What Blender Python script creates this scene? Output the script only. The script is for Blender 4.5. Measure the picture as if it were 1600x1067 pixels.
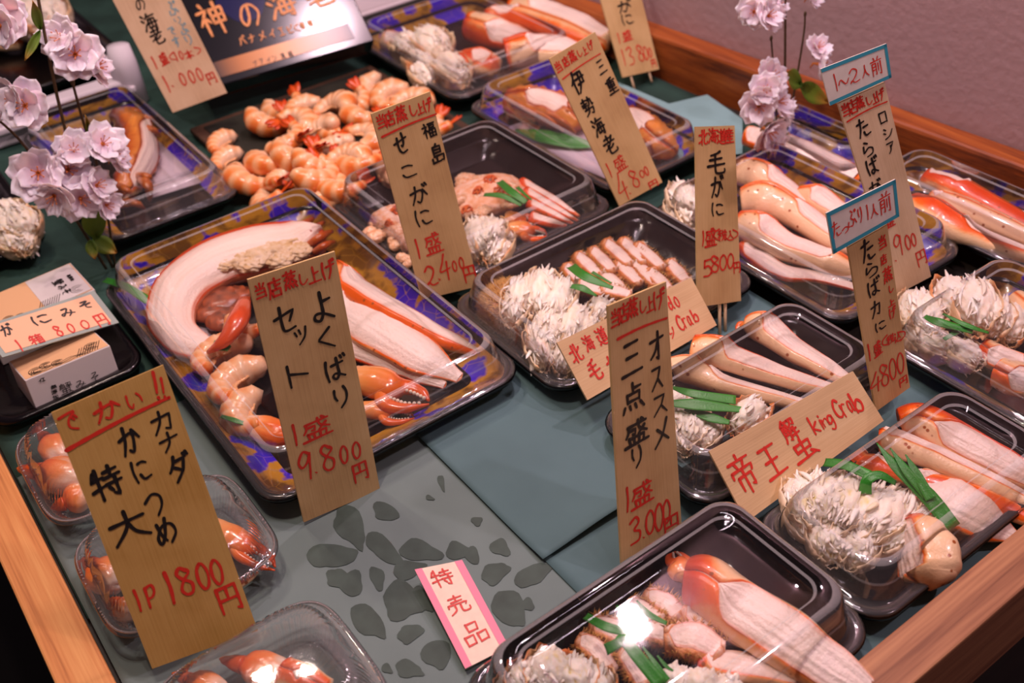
import bpy, math, random
from mathutils import Vector, Matrix, noise

sc = bpy.context.scene
for o in list(bpy.data.objects):
    bpy.data.objects.remove(o)
V = Vector
PI = math.pi

# ------------------------------------------------------------------ camera
FPX, CAMH = 1642.0, 0.58
YAW, PITCH, ROLL = math.radians(56.62), math.radians(38.91), math.radians(4.82)
_f = V((math.cos(PITCH) * math.cos(YAW), math.cos(PITCH) * math.sin(YAW), -math.sin(PITCH)))
_r0 = V((math.sin(YAW), -math.cos(YAW), 0))
_d0 = _f.cross(_r0)
CR = _r0 * math.cos(ROLL) + _d0 * math.sin(ROLL)
CD = -_r0 * math.sin(ROLL) + _d0 * math.cos(ROLL)
CAM = V((0, 0, CAMH))
cd = bpy.data.cameras.new('camera')
cam = bpy.data.objects.new('camera', cd)
sc.collection.objects.link(cam)
m = Matrix((CR, -CD, -_f)).transposed().to_4x4()
m.translation = CAM
cam.matrix_world = m
cd.sensor_width = 36.0
cd.lens = FPX / 1600 * 36
cd.clip_start = 0.02
cd.dof.use_dof = True
cd.dof.focus_distance = 0.76
cd.dof.aperture_fstop = 7.0
sc.camera = cam

# ------------------------------------------------------------------ world, lights, exposure
sc.view_settings.view_transform = 'Standard'
sc.view_settings.look = 'None'
sc.view_settings.exposure = 0.02
sc.view_settings.gamma = 1.0
sc.view_settings.use_curve_mapping = False
sc.cycles.transparent_max_bounces = 32
sc.cycles.max_bounces = 10
sc.cycles.use_denoising = True
w = bpy.data.worlds.new('room')
sc.world = w
w.use_nodes = True
w.node_tree.nodes['Background'].inputs[0].default_value = (1.0, 0.62, 0.72, 1)
w.node_tree.nodes['Background'].inputs[1].default_value = 0.085


def lamp(name, loc, target, size, power, col, length=None):
    l = bpy.data.lights.new(name, 'AREA')
    l.shape = 'DISK'
    l.size = size
    if length:
        l.shape = 'RECTANGLE'
        l.size, l.size_y = length, size
    l.energy = power
    l.color = col
    o = bpy.data.objects.new(name, l)
    sc.collection.objects.link(o)
    o.location = loc
    o.rotation_euler = (0, 0, 0) if length else (V(target) - V(loc)).to_track_quat('-Z', 'Y').to_euler()


WARM = (1.0, 0.74, 0.64)
PINK = (1.0, 0.70, 0.79)
# a track of small spot bulbs over the counter, one tube behind them
for x, y, z, s, e, c in ((0.22, 1.30, 1.25, .045, 3.0, WARM), (0.32, 1.24, 1.25, .030, 2.0, WARM), (0.82, 0.90, 1.22, .040, 4.6, PINK), (0.48, 0.47, 1.30, .022, 1.2, PINK), (0.56, 0.42, 1.30, .022, 1.2, PINK),
                         (0.63, 0.50, 1.30, .022, 1.2, PINK), (0.10, 0.55, 1.20, .030, 2.4, WARM), (0.16, 0.60, 1.20, .030, 2.0, WARM), (0.95, -0.15, 1.20, .060, 5.8, PINK)):
    lamp('spot_bulb', (x, y, z), (0.50, 0.62, 0), s, e, c)
lamp('tube_lamp', (0.50, 0.62, 1.35), (0.50, 0.62, 0), 0.03, 3.0, (1.0, 0.78, 0.86), 1.1)


# ------------------------------------------------------------------ helpers
def Pz(px, py, z=0.0):
    """a spot on the photograph laid on the horizontal level z (metres)"""
    d = CR * ((px - 800) / FPX) + CD * ((py - 533.5) / FPX) + _f
    return CAM + d * ((z - CAMH) / d.z)


def Py(px, py, y):
    d = CR * ((px - 800) / FPX) + CD * ((py - 533.5) / FPX) + _f
    return CAM + d * (y / d.y)


def lin(h):
    def c(x):
        x /= 255
        return x / 12.92 if x <= 0.04045 else ((x + 0.055) / 1.055) ** 2.4
    return (c(int(h[0:2], 16)), c(int(h[2:4], 16)), c(int(h[4:6], 16)), 1)


def sm(a, b, x):
    t = max(0.0, min(1.0, (x - a) / (b - a)))
    return t * t * (3 - 2 * t)


class MB:
    """collects geometry for one mesh; t and s are two per-vertex numbers a material can read"""

    def __init__(self):
        self.v, self.f, self.t, self.s, self.m = [], [], [], [], []

    def pt(self, p, t=0.0, s=0.0):
        self.v.append(tuple(p)); self.t.append(t); self.s.append(s)
        return len(self.v) - 1

    def face(self, *i, mi=0):
        self.f.append(i); self.m.append(mi)

    def grid(self, rows, ts=None, ss=None, wrap=False, mi=0):
        """rows of points joined into a sheet"""
        b = len(self.v)
        n = len(rows[0])
        for i, r in enumerate(rows):
            for j, p in enumerate(r):
                self.pt(p, ts[i][j] if ts else 0.0, ss[i][j] if ss else 0.0)
        for i in range(len(rows) - 1):
            k = mi[i] if isinstance(mi, (list, tuple)) else mi
            for j in range(n if wrap else n - 1):
                a = b + i * n + j
                c = b + i * n + (j + 1) % n
                self.face(a, c, c + n, a + n, mi=k)
        return b

    def fan(self, idx, p, t=0.0, mi=0, flip=False):
        c = self.pt(p, t)
        n = len(idx)
        for j in range(n):
            a, b = idx[j], idx[(j + 1) % n]
            self.face(*((b, a, c) if flip else (a, b, c)), mi=mi)

    def tube(self, pts, rad, seg=8, t=None, flat=1.0, up=V((0, 0, 1)), mi=0):
        rows, ts = [], []
        n = len(pts)
        for i, p in enumerate(pts):
            T = (pts[min(i + 1, n - 1)] - pts[max(i - 1, 0)]).normalized()
            u = up if abs(T.dot(up)) < 0.95 else V((1, 0, 0))
            S = T.cross(u).normalized()
            U = S.cross(T)
            r = rad[i] if isinstance(rad, (list, tuple)) else rad
            rows.append([p + S * (r * math.cos(a)) + U * (r * flat * math.sin(a)) for a in [2 * PI * k / seg for k in range(seg)]])
            tv = t[i] if isinstance(t, (list, tuple)) else (t or 0.0)
            ts.append([tv] * seg)
        b = self.grid(rows, ts, wrap=True, mi=mi)
        self.fan([b + k for k in range(seg)], pts[0], ts[0][0], mi, True)
        self.fan([b + (n - 1) * seg + k for k in range(seg)], pts[-1], ts[-1][0], mi)

    def box(self, lo, hi, mi=0, t=0.0, M=None):
        b = len(self.v)
        for z in (lo[2], hi[2]):
            for x, y in ((lo[0], lo[1]), (hi[0], lo[1]), (hi[0], hi[1]), (lo[0], hi[1])):
                p = V((x, y, z))
                self.pt(M @ p if M else p, t)
        for q in ((0, 3, 2, 1), (4, 5, 6, 7), (0, 1, 5, 4), (1, 2, 6, 5), (2, 3, 7, 6), (3, 0, 4, 7)):
            self.face(*[b + k for k in q], mi=mi)

    def ball(self, c, r, nu=16, nv=10, fn=None, mi=0, M=None):
        """sphere; fn(unit vector) -> (radius factor, t)"""
        rows, ts = [], []
        for i in range(nv + 1):
            th = PI * (0.02 + 0.96 * i / nv)
            row, tr = [], []
            for j in range(nu):
                ph = 2 * PI * j / nu
                d = V((math.sin(th) * math.cos(ph), math.sin(th) * math.sin(ph), math.cos(th)))
                k, t = fn(d) if fn else (1.0, 0.0)
                q = V((d.x * r[0], d.y * r[1], d.z * r[2])) * k
                row.append((M @ q if M else q) + V(c))
                tr.append(t)
            rows.append(row); ts.append(tr)
        b = self.grid(rows, ts, wrap=True, mi=mi)
        self.fan([b + k for k in range(nu)], sum(rows[0], V()) / nu, ts[0][0], mi, True)
        self.fan([b + nv * nu + k for k in range(nu)], sum(rows[-1], V()) / nu, ts[-1][0], mi)

    def build(self, name, mats, parent=None, origin=None, smooth=True, solid=0.0, bevel=0.0, label=None):
        if not isinstance(mats, (list, tuple)):
            mats = [mats]
        if origin is None:
            if parent is not None:
                p = parent
                while p.parent:
                    p = p.parent
                origin = p.location.copy()
            else:
                xs = [q[0] for q in self.v]; ys = [q[1] for q in self.v]
                origin = V(((min(xs) + max(xs)) / 2, (min(ys) + max(ys)) / 2, min(q[2] for q in self.v)))
        me = bpy.data.meshes.new(name)
        o3 = V(origin)
        me.from_pydata([tuple(V(q) - o3) for q in self.v], [], self.f)
        for mm in mats:
            me.materials.append(mm)
        me.polygons.foreach_set('material_index', self.m)
        me.polygons.foreach_set('use_smooth', [smooth] * len(self.f))
        for nm, arr in (('t', self.t), ('s', self.s)):
            a = me.attributes.new(nm, 'FLOAT', 'POINT')
            a.data.foreach_set('value', arr)
        me.update()
        o = bpy.data.objects.new(name, me)
        sc.collection.objects.link(o)
        if parent is not None:
            o.parent = parent
        else:
            o.location = o3
        if solid:
            md = o.modifiers.new('thickness', 'SOLIDIFY'); md.thickness = solid; md.offset = 0
        if bevel:
            md = o.modifiers.new('edge', 'BEVEL'); md.width = bevel; md.segments = 2; md.limit_method = 'ANGLE'
        if label:
            o['label'] = label
        return o


def tag(o, label, cat, group=None, kind=None):
    o['label'] = label
    o['category'] = cat
    if group:
        o['group'] = group
    if kind:
        o['kind'] = kind
    return o


def struct(o):
    o['kind'] = 'structure'
    return o


def thing(name, label, cat, loc, group=None):
    o = bpy.data.objects.new(name, None)
    o.empty_display_size = 0.02
    sc.collection.objects.link(o)
    o.location = loc
    return tag(o, label, cat, group)


def dup(root, loc, rot, label=None):
    r = root.copy()
    sc.collection.objects.link(r)
    r.location = loc
    r.rotation_euler = rot
    if label:
        r['label'] = label
    for ch in list(root.children):
        c = ch.copy()
        sc.collection.objects.link(c)
        c.parent = r
        for g in list(ch.children):
            d = g.copy()
            sc.collection.objects.link(d)
            d.parent = c
    return r


def spline(pts, n):
    """n points along a smooth curve through pts (each a Vector)"""
    out = []
    k = len(pts) - 1
    for i in range(n):
        x = i / (n - 1) * k
        j = min(int(x), k - 1)
        t = x - j
        p0, p1, p2, p3 = pts[max(j - 1, 0)], pts[j], pts[j + 1], pts[min(j + 2, k)]
        out.append(0.5 * ((2 * p1) + (p2 - p0) * t + (2 * p0 - 5 * p1 + 4 * p2 - p3) * t * t + (3 * p1 - p0 - 3 * p2 + p3) * t ** 3))
    return out


def interp(vals, n):
    k = len(vals) - 1
    out = []
    for i in range(n):
        x = i / (n - 1) * k
        j = min(int(x), k - 1)
        out.append(vals[j] + (vals[j + 1] - vals[j]) * sm(0, 1, x - j))
    return out


# ------------------------------------------------------------------ materials
def newmat(name):
    mt = bpy.data.materials.new(name)
    mt.use_nodes = True
    nt = mt.node_tree
    return mt, nt, nt.nodes, nt.links, nt.nodes['Principled BSDF']


def noise_node(nt, scale, detail=3, coord='Object', stretch=None):
    n = nt.nodes.new('ShaderNodeTexNoise')
    n.inputs['Scale'].default_value = scale
    n.inputs['Detail'].default_value = detail
    tc = nt.nodes.new('ShaderNodeTexCoord')
    if stretch:
        mp = nt.nodes.new('ShaderNodeMapping')
        mp.inputs['Scale'].default_value = stretch
        nt.links.new(tc.outputs[coord], mp.inputs[0])
        nt.links.new(mp.outputs[0], n.inputs['Vector'])
    else:
        nt.links.new(tc.outputs[coord], n.inputs['Vector'])
    return n


def ramp_node(nt, stops):
    r = nt.nodes.new('ShaderNodeValToRGB')
    e = r.color_ramp.elements
    while len(e) < len(stops):
        e.new(0.5)
    for i, (p, c) in enumerate(stops):
        e[i].position = p
        e[i].color = lin(c) if isinstance(c, str) else c
    return r


def bump_from(nt, sock, bsdf, strength, dist=0.001):
    b = nt.nodes.new('ShaderNodeBump')
    b.inputs['Strength'].default_value = strength
    b.inputs['Distance'].default_value = dist
    nt.links.new(sock, b.inputs['Height'])
    nt.links.new(b.outputs[0], bsdf.inputs['Normal'])


def ramp_mat(name, stops, nscale=60, namt=0.3, rough=0.35, bump=0.0, bscale=300, sss=0.0, attr='t', stretch=None, spec=0.5, coat=0.0, specks=False):
    """colour runs along the vertex number t, mottled by noise"""
    mt, nt, N, L, b = newmat(name)
    at = N.new('ShaderNodeAttribute'); at.attribute_name = attr
    nz = noise_node(nt, nscale, 4, stretch=stretch)
    ma = N.new('ShaderNodeMath'); ma.operation = 'MULTIPLY_ADD'
    L.new(nz.outputs['Fac'], ma.inputs[0]); ma.inputs[1].default_value = namt * 2; ma.inputs[2].default_value = -namt
    ad = N.new('ShaderNodeMath'); ad.operation = 'ADD'; ad.use_clamp = True
    L.new(at.outputs['Fac'], ad.inputs[0]); L.new(ma.outputs[0], ad.inputs[1])
    r = ramp_node(nt, stops)
    L.new(ad.outputs[0], r.inputs[0])
    if specks:
        vo = N.new('ShaderNodeTexVoronoi'); vo.inputs['Scale'].default_value = 95
        tc = N.new('ShaderNodeTexCoord'); L.new(tc.outputs['Object'], vo.inputs['Vector'])
        r3 = ramp_node(nt, [(0.10, (1, 1, 1, 1)), (0.16, (0, 0, 0, 1))])
        L.new(vo.outputs['Distance'], r3.inputs[0])
        mx = N.new('ShaderNodeMix'); mx.data_type = 'RGBA'
        L.new(r3.outputs[0], mx.inputs['Factor']); L.new(r.outputs[0], mx.inputs['A']); mx.inputs['B'].default_value = lin('a0521e')
        L.new(mx.outputs['Result'], b.inputs['Base Color'])
    else:
        L.new(r.outputs[0], b.inputs['Base Color'])
    b.inputs['Roughness'].default_value = rough
    b.inputs['Specular IOR Level'].default_value = spec
    b.inputs['Coat Weight'].default_value = coat
    b.inputs['Coat Roughness'].default_value = 0.06
    if sss:
        b.inputs['Subsurface Weight'].default_value = sss
        b.inputs['Subsurface Radius'].default_value = (0.006, 0.003, 0.002)
        b.inputs['Subsurface Scale'].default_value = 1.0
    if bump:
        n2 = noise_node(nt, bscale, 3, stretch=stretch)
        bump_from(nt, n2.outputs['Fac'], b, bump)
    return mt


def plain(name, col, rough=0.5, spec=0.5, nscale=0, namt=0.1, bump=0.0, bscale=200, coat=0.0, metal=0.0):
    mt, nt, N, L, b = newmat(name)
    c = lin(col)
    b.inputs['Base Color'].default_value = c
    b.inputs['Roughness'].default_value = rough
    b.inputs['Specular IOR Level'].default_value = spec
    b.inputs['Coat Weight'].default_value = coat
    b.inputs['Metallic'].default_value = metal
    if nscale:
        nz = noise_node(nt, nscale, 4)
        r = ramp_node(nt, [(0.3, tuple(x * (1 - namt) for x in c[:3]) + (1,)), (0.7, tuple(min(1, x * (1 + namt)) for x in c[:3]) + (1,))])
        L.new(nz.outputs['Fac'], r.inputs[0]); L.new(r.outputs[0], b.inputs['Base Color'])
    if bump:
        n2 = noise_node(nt, bscale, 4)
        bump_from(nt, n2.outputs['Fac'], b, bump)
    return mt


def clear(name, haze=0.02, ripple=0.0, rscale=60, tint=(1, 1, 1, 1), gain=1.5):
    """thin clear plastic sheet: passes light straight through, mirrors at glancing angles"""
    mt, nt, N, L, b = newmat(name)
    N.remove(b)
    out = N['Material Output']
    tr = N.new('ShaderNodeBsdfTransparent'); tr.inputs[0].default_value = tint
    gl = N.new('ShaderNodeBsdfGlossy'); gl.inputs['Roughness'].default_value = 0.035
    di = N.new('ShaderNodeBsdfDiffuse'); di.inputs[0].default_value = (0.85, 0.85, 0.85, 1)
    fr = N.new('ShaderNodeFresnel'); fr.inputs['IOR'].default_value = 1.5
    mu = N.new('ShaderNodeMath'); mu.operation = 'MULTIPLY'; mu.use_clamp = True
    L.new(fr.outputs[0], mu.inputs[0]); mu.inputs[1].default_value = gain
    m1 = N.new('ShaderNodeMixShader'); m1.inputs[0].default_value = haze
    L.new(tr.outputs[0], m1.inputs[1]); L.new(di.outputs[0], m1.inputs[2])
    m2 = N.new('ShaderNodeMixShader')
    L.new(mu.outputs[0], m2.inputs[0]); L.new(m1.outputs[0], m2.inputs[1]); L.new(gl.outputs[0], m2.inputs[2])
    L.new(m2.outputs[0], out.inputs[0])
    if ripple:
        nz = noise_node(nt, rscale, 2)
        bp = N.new('ShaderNodeBump'); bp.inputs['Strength'].default_value = ripple; bp.inputs['Distance'].default_value = 0.002
        L.new(nz.outputs['Fac'], bp.inputs['Height'])
        L.new(bp.outputs[0], gl.inputs['Normal']); L.new(bp.outputs[0], fr.inputs['Normal'])
    return mt


def wood_mat(name, stops, axis, scale=14, fine=1.0, rough=0.6, lines=0.5):
    """long grain running along the object axis with stretch factor small"""
    mt, nt, N, L, b = newmat(name)
    st = [1.0, 1.0, 1.0]; st[axis] = 0.03
    nz = noise_node(nt, scale * 6, 4, stretch=tuple(st))
    n2 = noise_node(nt, scale * 40 * fine, 2, stretch=tuple(st))
    mx = N.new('ShaderNodeMath'); mx.operation = 'MULTIPLY_ADD'
    L.new(n2.outputs['Fac'], mx.inputs[0]); mx.inputs[1].default_value = lines; L.new(nz.outputs['Fac'], mx.inputs[2])
    sb = N.new('ShaderNodeMath'); sb.operation = 'SUBTRACT'; L.new(mx.outputs[0], sb.inputs[0]); sb.inputs[1].default_value = lines / 2
    r = ramp_node(nt, stops)
    L.new(sb.outputs[0], r.inputs[0]); L.new(r.outputs[0], b.inputs['Base Color'])
    b.inputs['Roughness'].default_value = rough
    bump_from(nt, n2.outputs['Fac'], b, 0.15, 0.0005)
    return mt


def sign_mat(name, stops, along='s'):
    """thin shaved-wood card; the grain lines follow one edge of the card"""
    mt, nt, N, L, b = newmat(name)
    a1 = N.new('ShaderNodeAttribute'); a1.attribute_name = 't'
    a2 = N.new('ShaderNodeAttribute'); a2.attribute_name = 's'
    cb = N.new('ShaderNodeCombineXYZ')
    L.new(a1.outputs['Fac'], cb.inputs[0]); L.new(a2.outputs['Fac'], cb.inputs[1])
    mp = N.new('ShaderNodeMapping')
    mp.inputs['Scale'].default_value = (900, 18, 1) if along == 's' else (14, 700, 1)
    L.new(cb.outputs[0], mp.inputs[0])
    nz = N.new('ShaderNodeTexNoise'); nz.inputs['Scale'].default_value = 1.0; nz.inputs['Detail'].default_value = 2
    L.new(mp.outputs[0], nz.inputs['Vector'])
    n3 = N.new('ShaderNodeTexNoise'); n3.inputs['Scale'].default_value = 22; n3.inputs['Detail'].default_value = 3
    L.new(cb.outputs[0], n3.inputs['Vector'])
    ad = N.new('ShaderNodeMath'); ad.operation = 'MULTIPLY_ADD'
    L.new(n3.outputs['Fac'], ad.inputs[0]); ad.inputs[1].default_value = 0.7; 
    m5 = N.new('ShaderNodeMath'); m5.operation = 'MULTIPLY'; L.new(nz.outputs['Fac'], m5.inputs[0]); m5.inputs[1].default_value = 0.3
    L.new(m5.outputs[0], ad.inputs[2])
    r = ramp_node(nt, stops)
    L.new(ad.outputs[0], r.inputs[0]); L.new(r.outputs[0], b.inputs['Base Color'])
    b.inputs['Roughness'].default_value = 0.6
    bump_from(nt, nz.outputs['Fac'], b, 0.25, 0.0004)
    return mt


M = {}
M['wood_rail'] = wood_mat('pale_cedar', [(0.25, '9a5826'), (0.5, 'cc8648'), (0.75, 'dda05e')], 1)
M['wood_rail_x'] = wood_mat('pale_cedar_cross', [(0.25, '74452a'), (0.5, '9a6644'), (0.75, 'b27d55')], 0)
M['wood_red'] = wood_mat('red_cedar', [(0.25, '5f2a0e'), (0.5, '94491a'), (0.75, 'ae6026')], 1, rough=0.5)
M['dark_wood'] = wood_mat('dark_panel', [(0.3, '1a1510'), (0.7, '2a2219')], 0)
M['floor'] = plain('dark_floor', '0c0f0c', 0.7, nscale=8, namt=0.3)
M['plaster'] = plain('mauve_plaster', 'b4969a', 0.85, 0.2, nscale=3, namt=0.06, bump=1.0, bscale=110)
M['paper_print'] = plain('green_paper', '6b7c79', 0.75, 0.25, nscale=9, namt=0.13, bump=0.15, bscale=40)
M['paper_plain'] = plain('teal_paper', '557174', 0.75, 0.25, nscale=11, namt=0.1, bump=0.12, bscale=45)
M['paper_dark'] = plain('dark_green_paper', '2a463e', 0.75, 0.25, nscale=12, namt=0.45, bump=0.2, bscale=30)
M['petal_print'] = plain('printed_petal', '3d4d46', 0.6, 0.3, nscale=60, namt=0.2)
M['black_plastic'] = plain('black_plastic', '070507', 0.16, 0.4, bump=0.22, bscale=110)
M['grey_plastic'] = plain('dark_grey_plastic', '1d1a1c', 0.45, 0.4)
M['clear_lid'] = clear('clear_lid', 0.003, 0.035, 45, gain=1.25)
M['clear_pack'] = clear('clear_pack', 0.035, 0.03, 120, gain=2.2)
M['lid_wall'] = clear('clear_lid_wall', 0.045, 0.12, 40, gain=2.6)
M['lid_edge'] = clear('clear_lid_fold', 0.22, 0.05, 40, gain=2.6)
M['wrap'] = clear('cling_film', 0.01, 0.6, 35)
M['board'] = sign_mat('shaved_wood', [(0.3, 'b3905c'), (0.5, 'c8a670'), (0.7, 'd4b57f')])
M['board_yellow'] = sign_mat('aged_card', [(0.3, 'a88038'), (0.5, 'bd9650'), (0.7, 'c6a25c')])
M['board_pale'] = sign_mat('pale_wood_card', [(0.3, 'c3a47e'), (0.5, 'd9bd97'), (0.7, 'e2caa6')])
M['board_flat'] = sign_mat('cross_grain_card', [(0.3, 'b8946a'), (0.5, 'd0ae80'), (0.7, 'dcbf92')], 't')
M['pink_card'] = plain('cream_card', 'f0d8c4', 0.7, 0.2, nscale=200, namt=0.05)
M['pink_edge'] = plain('pink_print', 'ef8fa6', 0.7, 0.2)
M['tag_white'] = plain('ribbed_white_card', 'd8cfc4', 0.7, 0.2, nscale=120, namt=0.05)
M['tag_teal'] = plain('teal_marker', '2f93a8', 0.6)
M['ink_black'] = plain('black_ink', '14100e', 0.45)
M['ink_red'] = plain('red_ink', 'cf2c1c', 0.5)
M['ink_blue'] = plain('pale_blue_ink', '7fa9b0', 0.5)
M['ink_gold'] = plain('gold_print', 'd88a3c', 0.4)
M['white_foam'] = plain('white_foam', 'd9d2da', 0.6, 0.3, bump=0.1, bscale=200)
M['white_card'] = plain('white_card', 'd5cfcb', 0.45, 0.4)
M['cream_card'] = plain('peach_card', 'e0b283', 0.45, 0.4)
M['card_label'] = plain('peach_label', 'f0c09a', 0.18, 0.6)
M['card_border'] = plain('grey_green_border', '9aa8a0', 0.2, 0.6)
M['box_black'] = plain('glossy_black_card', '0b0c14', 0.16, 0.6)
M['box_navy'] = plain('navy_print', '14184a', 0.16, 0.6)
M['box_brown'] = plain('brown_board', '4a2c22', 0.8)
M['slate'] = plain('slate_plate', '26261f', 0.6, 0.3, nscale=20, namt=0.4, bump=0.3, bscale=60)
M['plate_wood'] = plain('brown_plate_edge', '4b3426', 0.6, 0.3, nscale=30, namt=0.3)
M['white_paper'] = plain('white_paper', 'cbbcc8', 0.6, 0.3)

M['shell'] = ramp_mat('crab_shell', [(0.0, 'ecc79e'), (0.3, 'f0c294'), (0.48, 'efa162'), (0.62, 'ee6a14'), (1.0, 'd6440a')], 70, 0.22, 0.28, 0.3, 500, coat=0.35, specks=True)
M['meat'] = ramp_mat('crab_meat', [(0.0, 'f3e2d8'), (0.4, 'eed3c4'), (0.72, 'e8a892'), (1.0, 'd9684a')], 130, 0.1, 0.36, 0.6, 420, sss=0.1)
M['fibre'] = ramp_mat('flaked_meat', [(0.0, 'e6cba8'), (0.3, 'f3e0c8'), (0.65, 'f9ecdc'), (1.0, 'fdf4e8')], 170, 0.15, 0.4, 0.3, 600, sss=0.3)
M['yellow_meat'] = ramp_mat('roe_flecked_meat', [(0.0, 'e0b43c'), (0.22, 'f0d890'), (0.46, 'f7e8d4'), (1.0, 'fdf4e8')], 45, 0.33, 0.42, 0.4, 500, sss=0.3)
M['membrane'] = ramp_mat('thin_shell', [(0.0, 'efdcc2'), (0.5, 'e4c79c'), (0.8, 'df8c4e'), (1.0, 'cf4a1c')], 70, 0.22, 0.3, 0.3, 300, coat=0.3)
M['shrimp'] = ramp_mat('shrimp', [(0.0, 'f2d6b8'), (0.35, 'f0b682'), (0.7, 'e8873e'), (1.0, 'dc5a1c')], 90, 0.14, 0.25, 0.12, 300, sss=0.12, coat=0.4)
M['shrimp_pale'] = ramp_mat('peeled_shrimp', [(0.0, 'f3dccb'), (0.4, 'f1c3a2'), (0.8, 'e79a68'), (1.0, 'df7a44')], 90, 0.12, 0.25, 0.12, 300, sss=0.12, coat=0.4)
M['tail'] = ramp_mat('tail_fan', [(0.0, 'e0641f'), (1.0, 'c43a10')], 80, 0.2, 0.3)
M['claw'] = ramp_mat('orange_claw', [(0.0, 'f0c890'), (0.35, 'e8944a'), (0.65, 'df5f18'), (1.0, 'c23a0a')], 60, 0.14, 0.22, 0.15, 300, coat=0.5)
M['tooth'] = plain('claw_tooth', 'e8dcc8', 0.35)
M['claw_meat'] = ramp_mat('claw_meat', [(0.0, 'f9ebe0'), (0.3, 'f7d2b4'), (0.6, 'f4924a'), (1.0, 'ea641e')], 80, 0.16, 0.25, 0.4, 260, sss=0.1, coat=0.4)
M['lobster'] = ramp_mat('lobster_shell', [(0.0, 'e8a070'), (0.4, 'd85a2a'), (1.0, 'b02c10')], 60, 0.2, 0.25, 0.3, 250, coat=0.5)
M['ise'] = ramp_mat('spiny_lobster', [(0.0, 'd8893a'), (0.5, 'b34c12'), (1.0, '7d2a0a')], 70, 0.3, 0.3, 0.5, 200, coat=0.4)
M['tomalley'] = ramp_mat('tomalley', [(0.0, 'c9a264'), (0.5, 'dcc09a'), (1.0, 'e8d6c2')], 80, 0.4, 0.4, 0.7, 350)
M['cavity'] = ramp_mat('dark_cavity', [(0.0, '5c3020'), (1.0, 'b05a34')], 60, 0.3, 0.3, 0.4, 200)
M['fuzz'] = ramp_mat('brown_fuzz', [(0.0, 'a0692c'), (0.5, 'c88f42'), (1.0, 'dcae62')], 100, 0.3, 0.7)
M['fuzzy_shell'] = ramp_mat('hairy_shell', [(0.0, 'f2d0bc'), (0.4, 'eaac80'), (0.7, 'de8a4a'), (1.0, 'c4702e')], 220, 0.35, 0.55, 0.8, 700)
M['crab_inside'] = ramp_mat('roe_crab_inside', [(0.0, 'd88a50'), (0.35, 'e6b48c'), (0.7, 'efd3ba'), (1.0, 'f6e6d8')], 160, 0.35, 0.35, 0.8, 500, sss=0.1, coat=0.4)
M['roe'] = ramp_mat('orange_roe', [(0.0, 'e87a2a'), (1.0, 'd8500f')], 90, 0.3, 0.3, 0.8, 700, coat=0.3)
M['leaf_plastic'] = ramp_mat('green_plastic_leaf', [(0.0, '1f6a1c'), (0.6, '2f8a24'), (1.0, '7a9a3a')], 40, 0.1, 0.35, 0.3, 900)
M['petal'] = ramp_mat('pink_petal', [(0.0, 'e07c98'), (0.25, 'f2c8da'), (0.6, 'f9e4ee'), (1.0, 'fdf4f9')], 50, 0.1, 0.5, 0.2, 300, sss=0.4)
M['stem'] = plain('brown_stem', '4f3d22', 0.6, nscale=80, namt=0.3)
M['calyx'] = plain('orange_calyx', 'd0762e', 0.5)
M['blossom_leaf'] = ramp_mat('cloth_leaf', [(0.0, '4f7a1a'), (0.6, '6f8a1e'), (1.0, 'b07a2a')], 40, 0.2, 0.6, 0.4, 200)


def print_band(name, gold, blue, scale=28):
    """tray rim print: gold ground with violet-blue clouds and fine gold lines"""
    mt, nt, N, L, b = newmat(name)
    nz = noise_node(nt, scale, 3)
    r = ramp_node(nt, [(0.40, '7d5418'), (0.47, gold), (0.52, gold), (0.56, blue)])
    L.new(nz.outputs['Fac'], r.inputs[0])
    vo = N.new('ShaderNodeTexVoronoi'); vo.feature = 'DISTANCE_TO_EDGE'; vo.inputs['Scale'].default_value = 60
    tc = N.new('ShaderNodeTexCoord'); L.new(tc.outputs['Object'], vo.inputs['Vector'])
    r2 = ramp_node(nt, [(0.0, (1, 1, 1, 1)), (0.022, (0, 0, 0, 1))])
    L.new(vo.outputs['Distance'], r2.inputs[0])
    mx = N.new('ShaderNodeMix'); mx.data_type = 'RGBA'
    fm = N.new('ShaderNodeMath'); fm.operation = 'MULTIPLY'; L.new(r2.outputs[0], fm.inputs[0]); L.new(noise_node(nt, 17, 2).outputs['Fac'], fm.inputs[1])
    L.new(fm.outputs[0], mx.inputs['Factor']); L.new(r.outputs[0], mx.inputs['A']); mx.inputs['B'].default_value = lin('d6a040')
    L.new(mx.outputs['Result'], b.inputs['Base Color'])
    b.inputs['Roughness'].default_value = 0.25
    b.inputs['Coat Weight'].default_value = 0.4
    return mt


M['band'] = print_band('gold_violet_print', 'c28c28', '3a1cd0')


# ------------------------------------------------------------------ setting: wall, floor, counter, papers
RA = math.atan(0.0776)                       # the wall side runs a little askew to the trays
RM = Matrix.Translation((0.848, 0.916, 0)) @ Matrix.Rotation(RA, 4, 'Z')

b = MB(); b.box((0.031, -1.4, -0.75), (0.12, 1.9, 1.3), M=RM)
struct(b.build('wall_right', M['plaster'], smooth=False))
b = MB(); b.box((-2.5, -1.5, -0.76), (1.3, 3.0, -0.75))
struct(b.build('floor', M['floor'], smooth=False))

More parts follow.
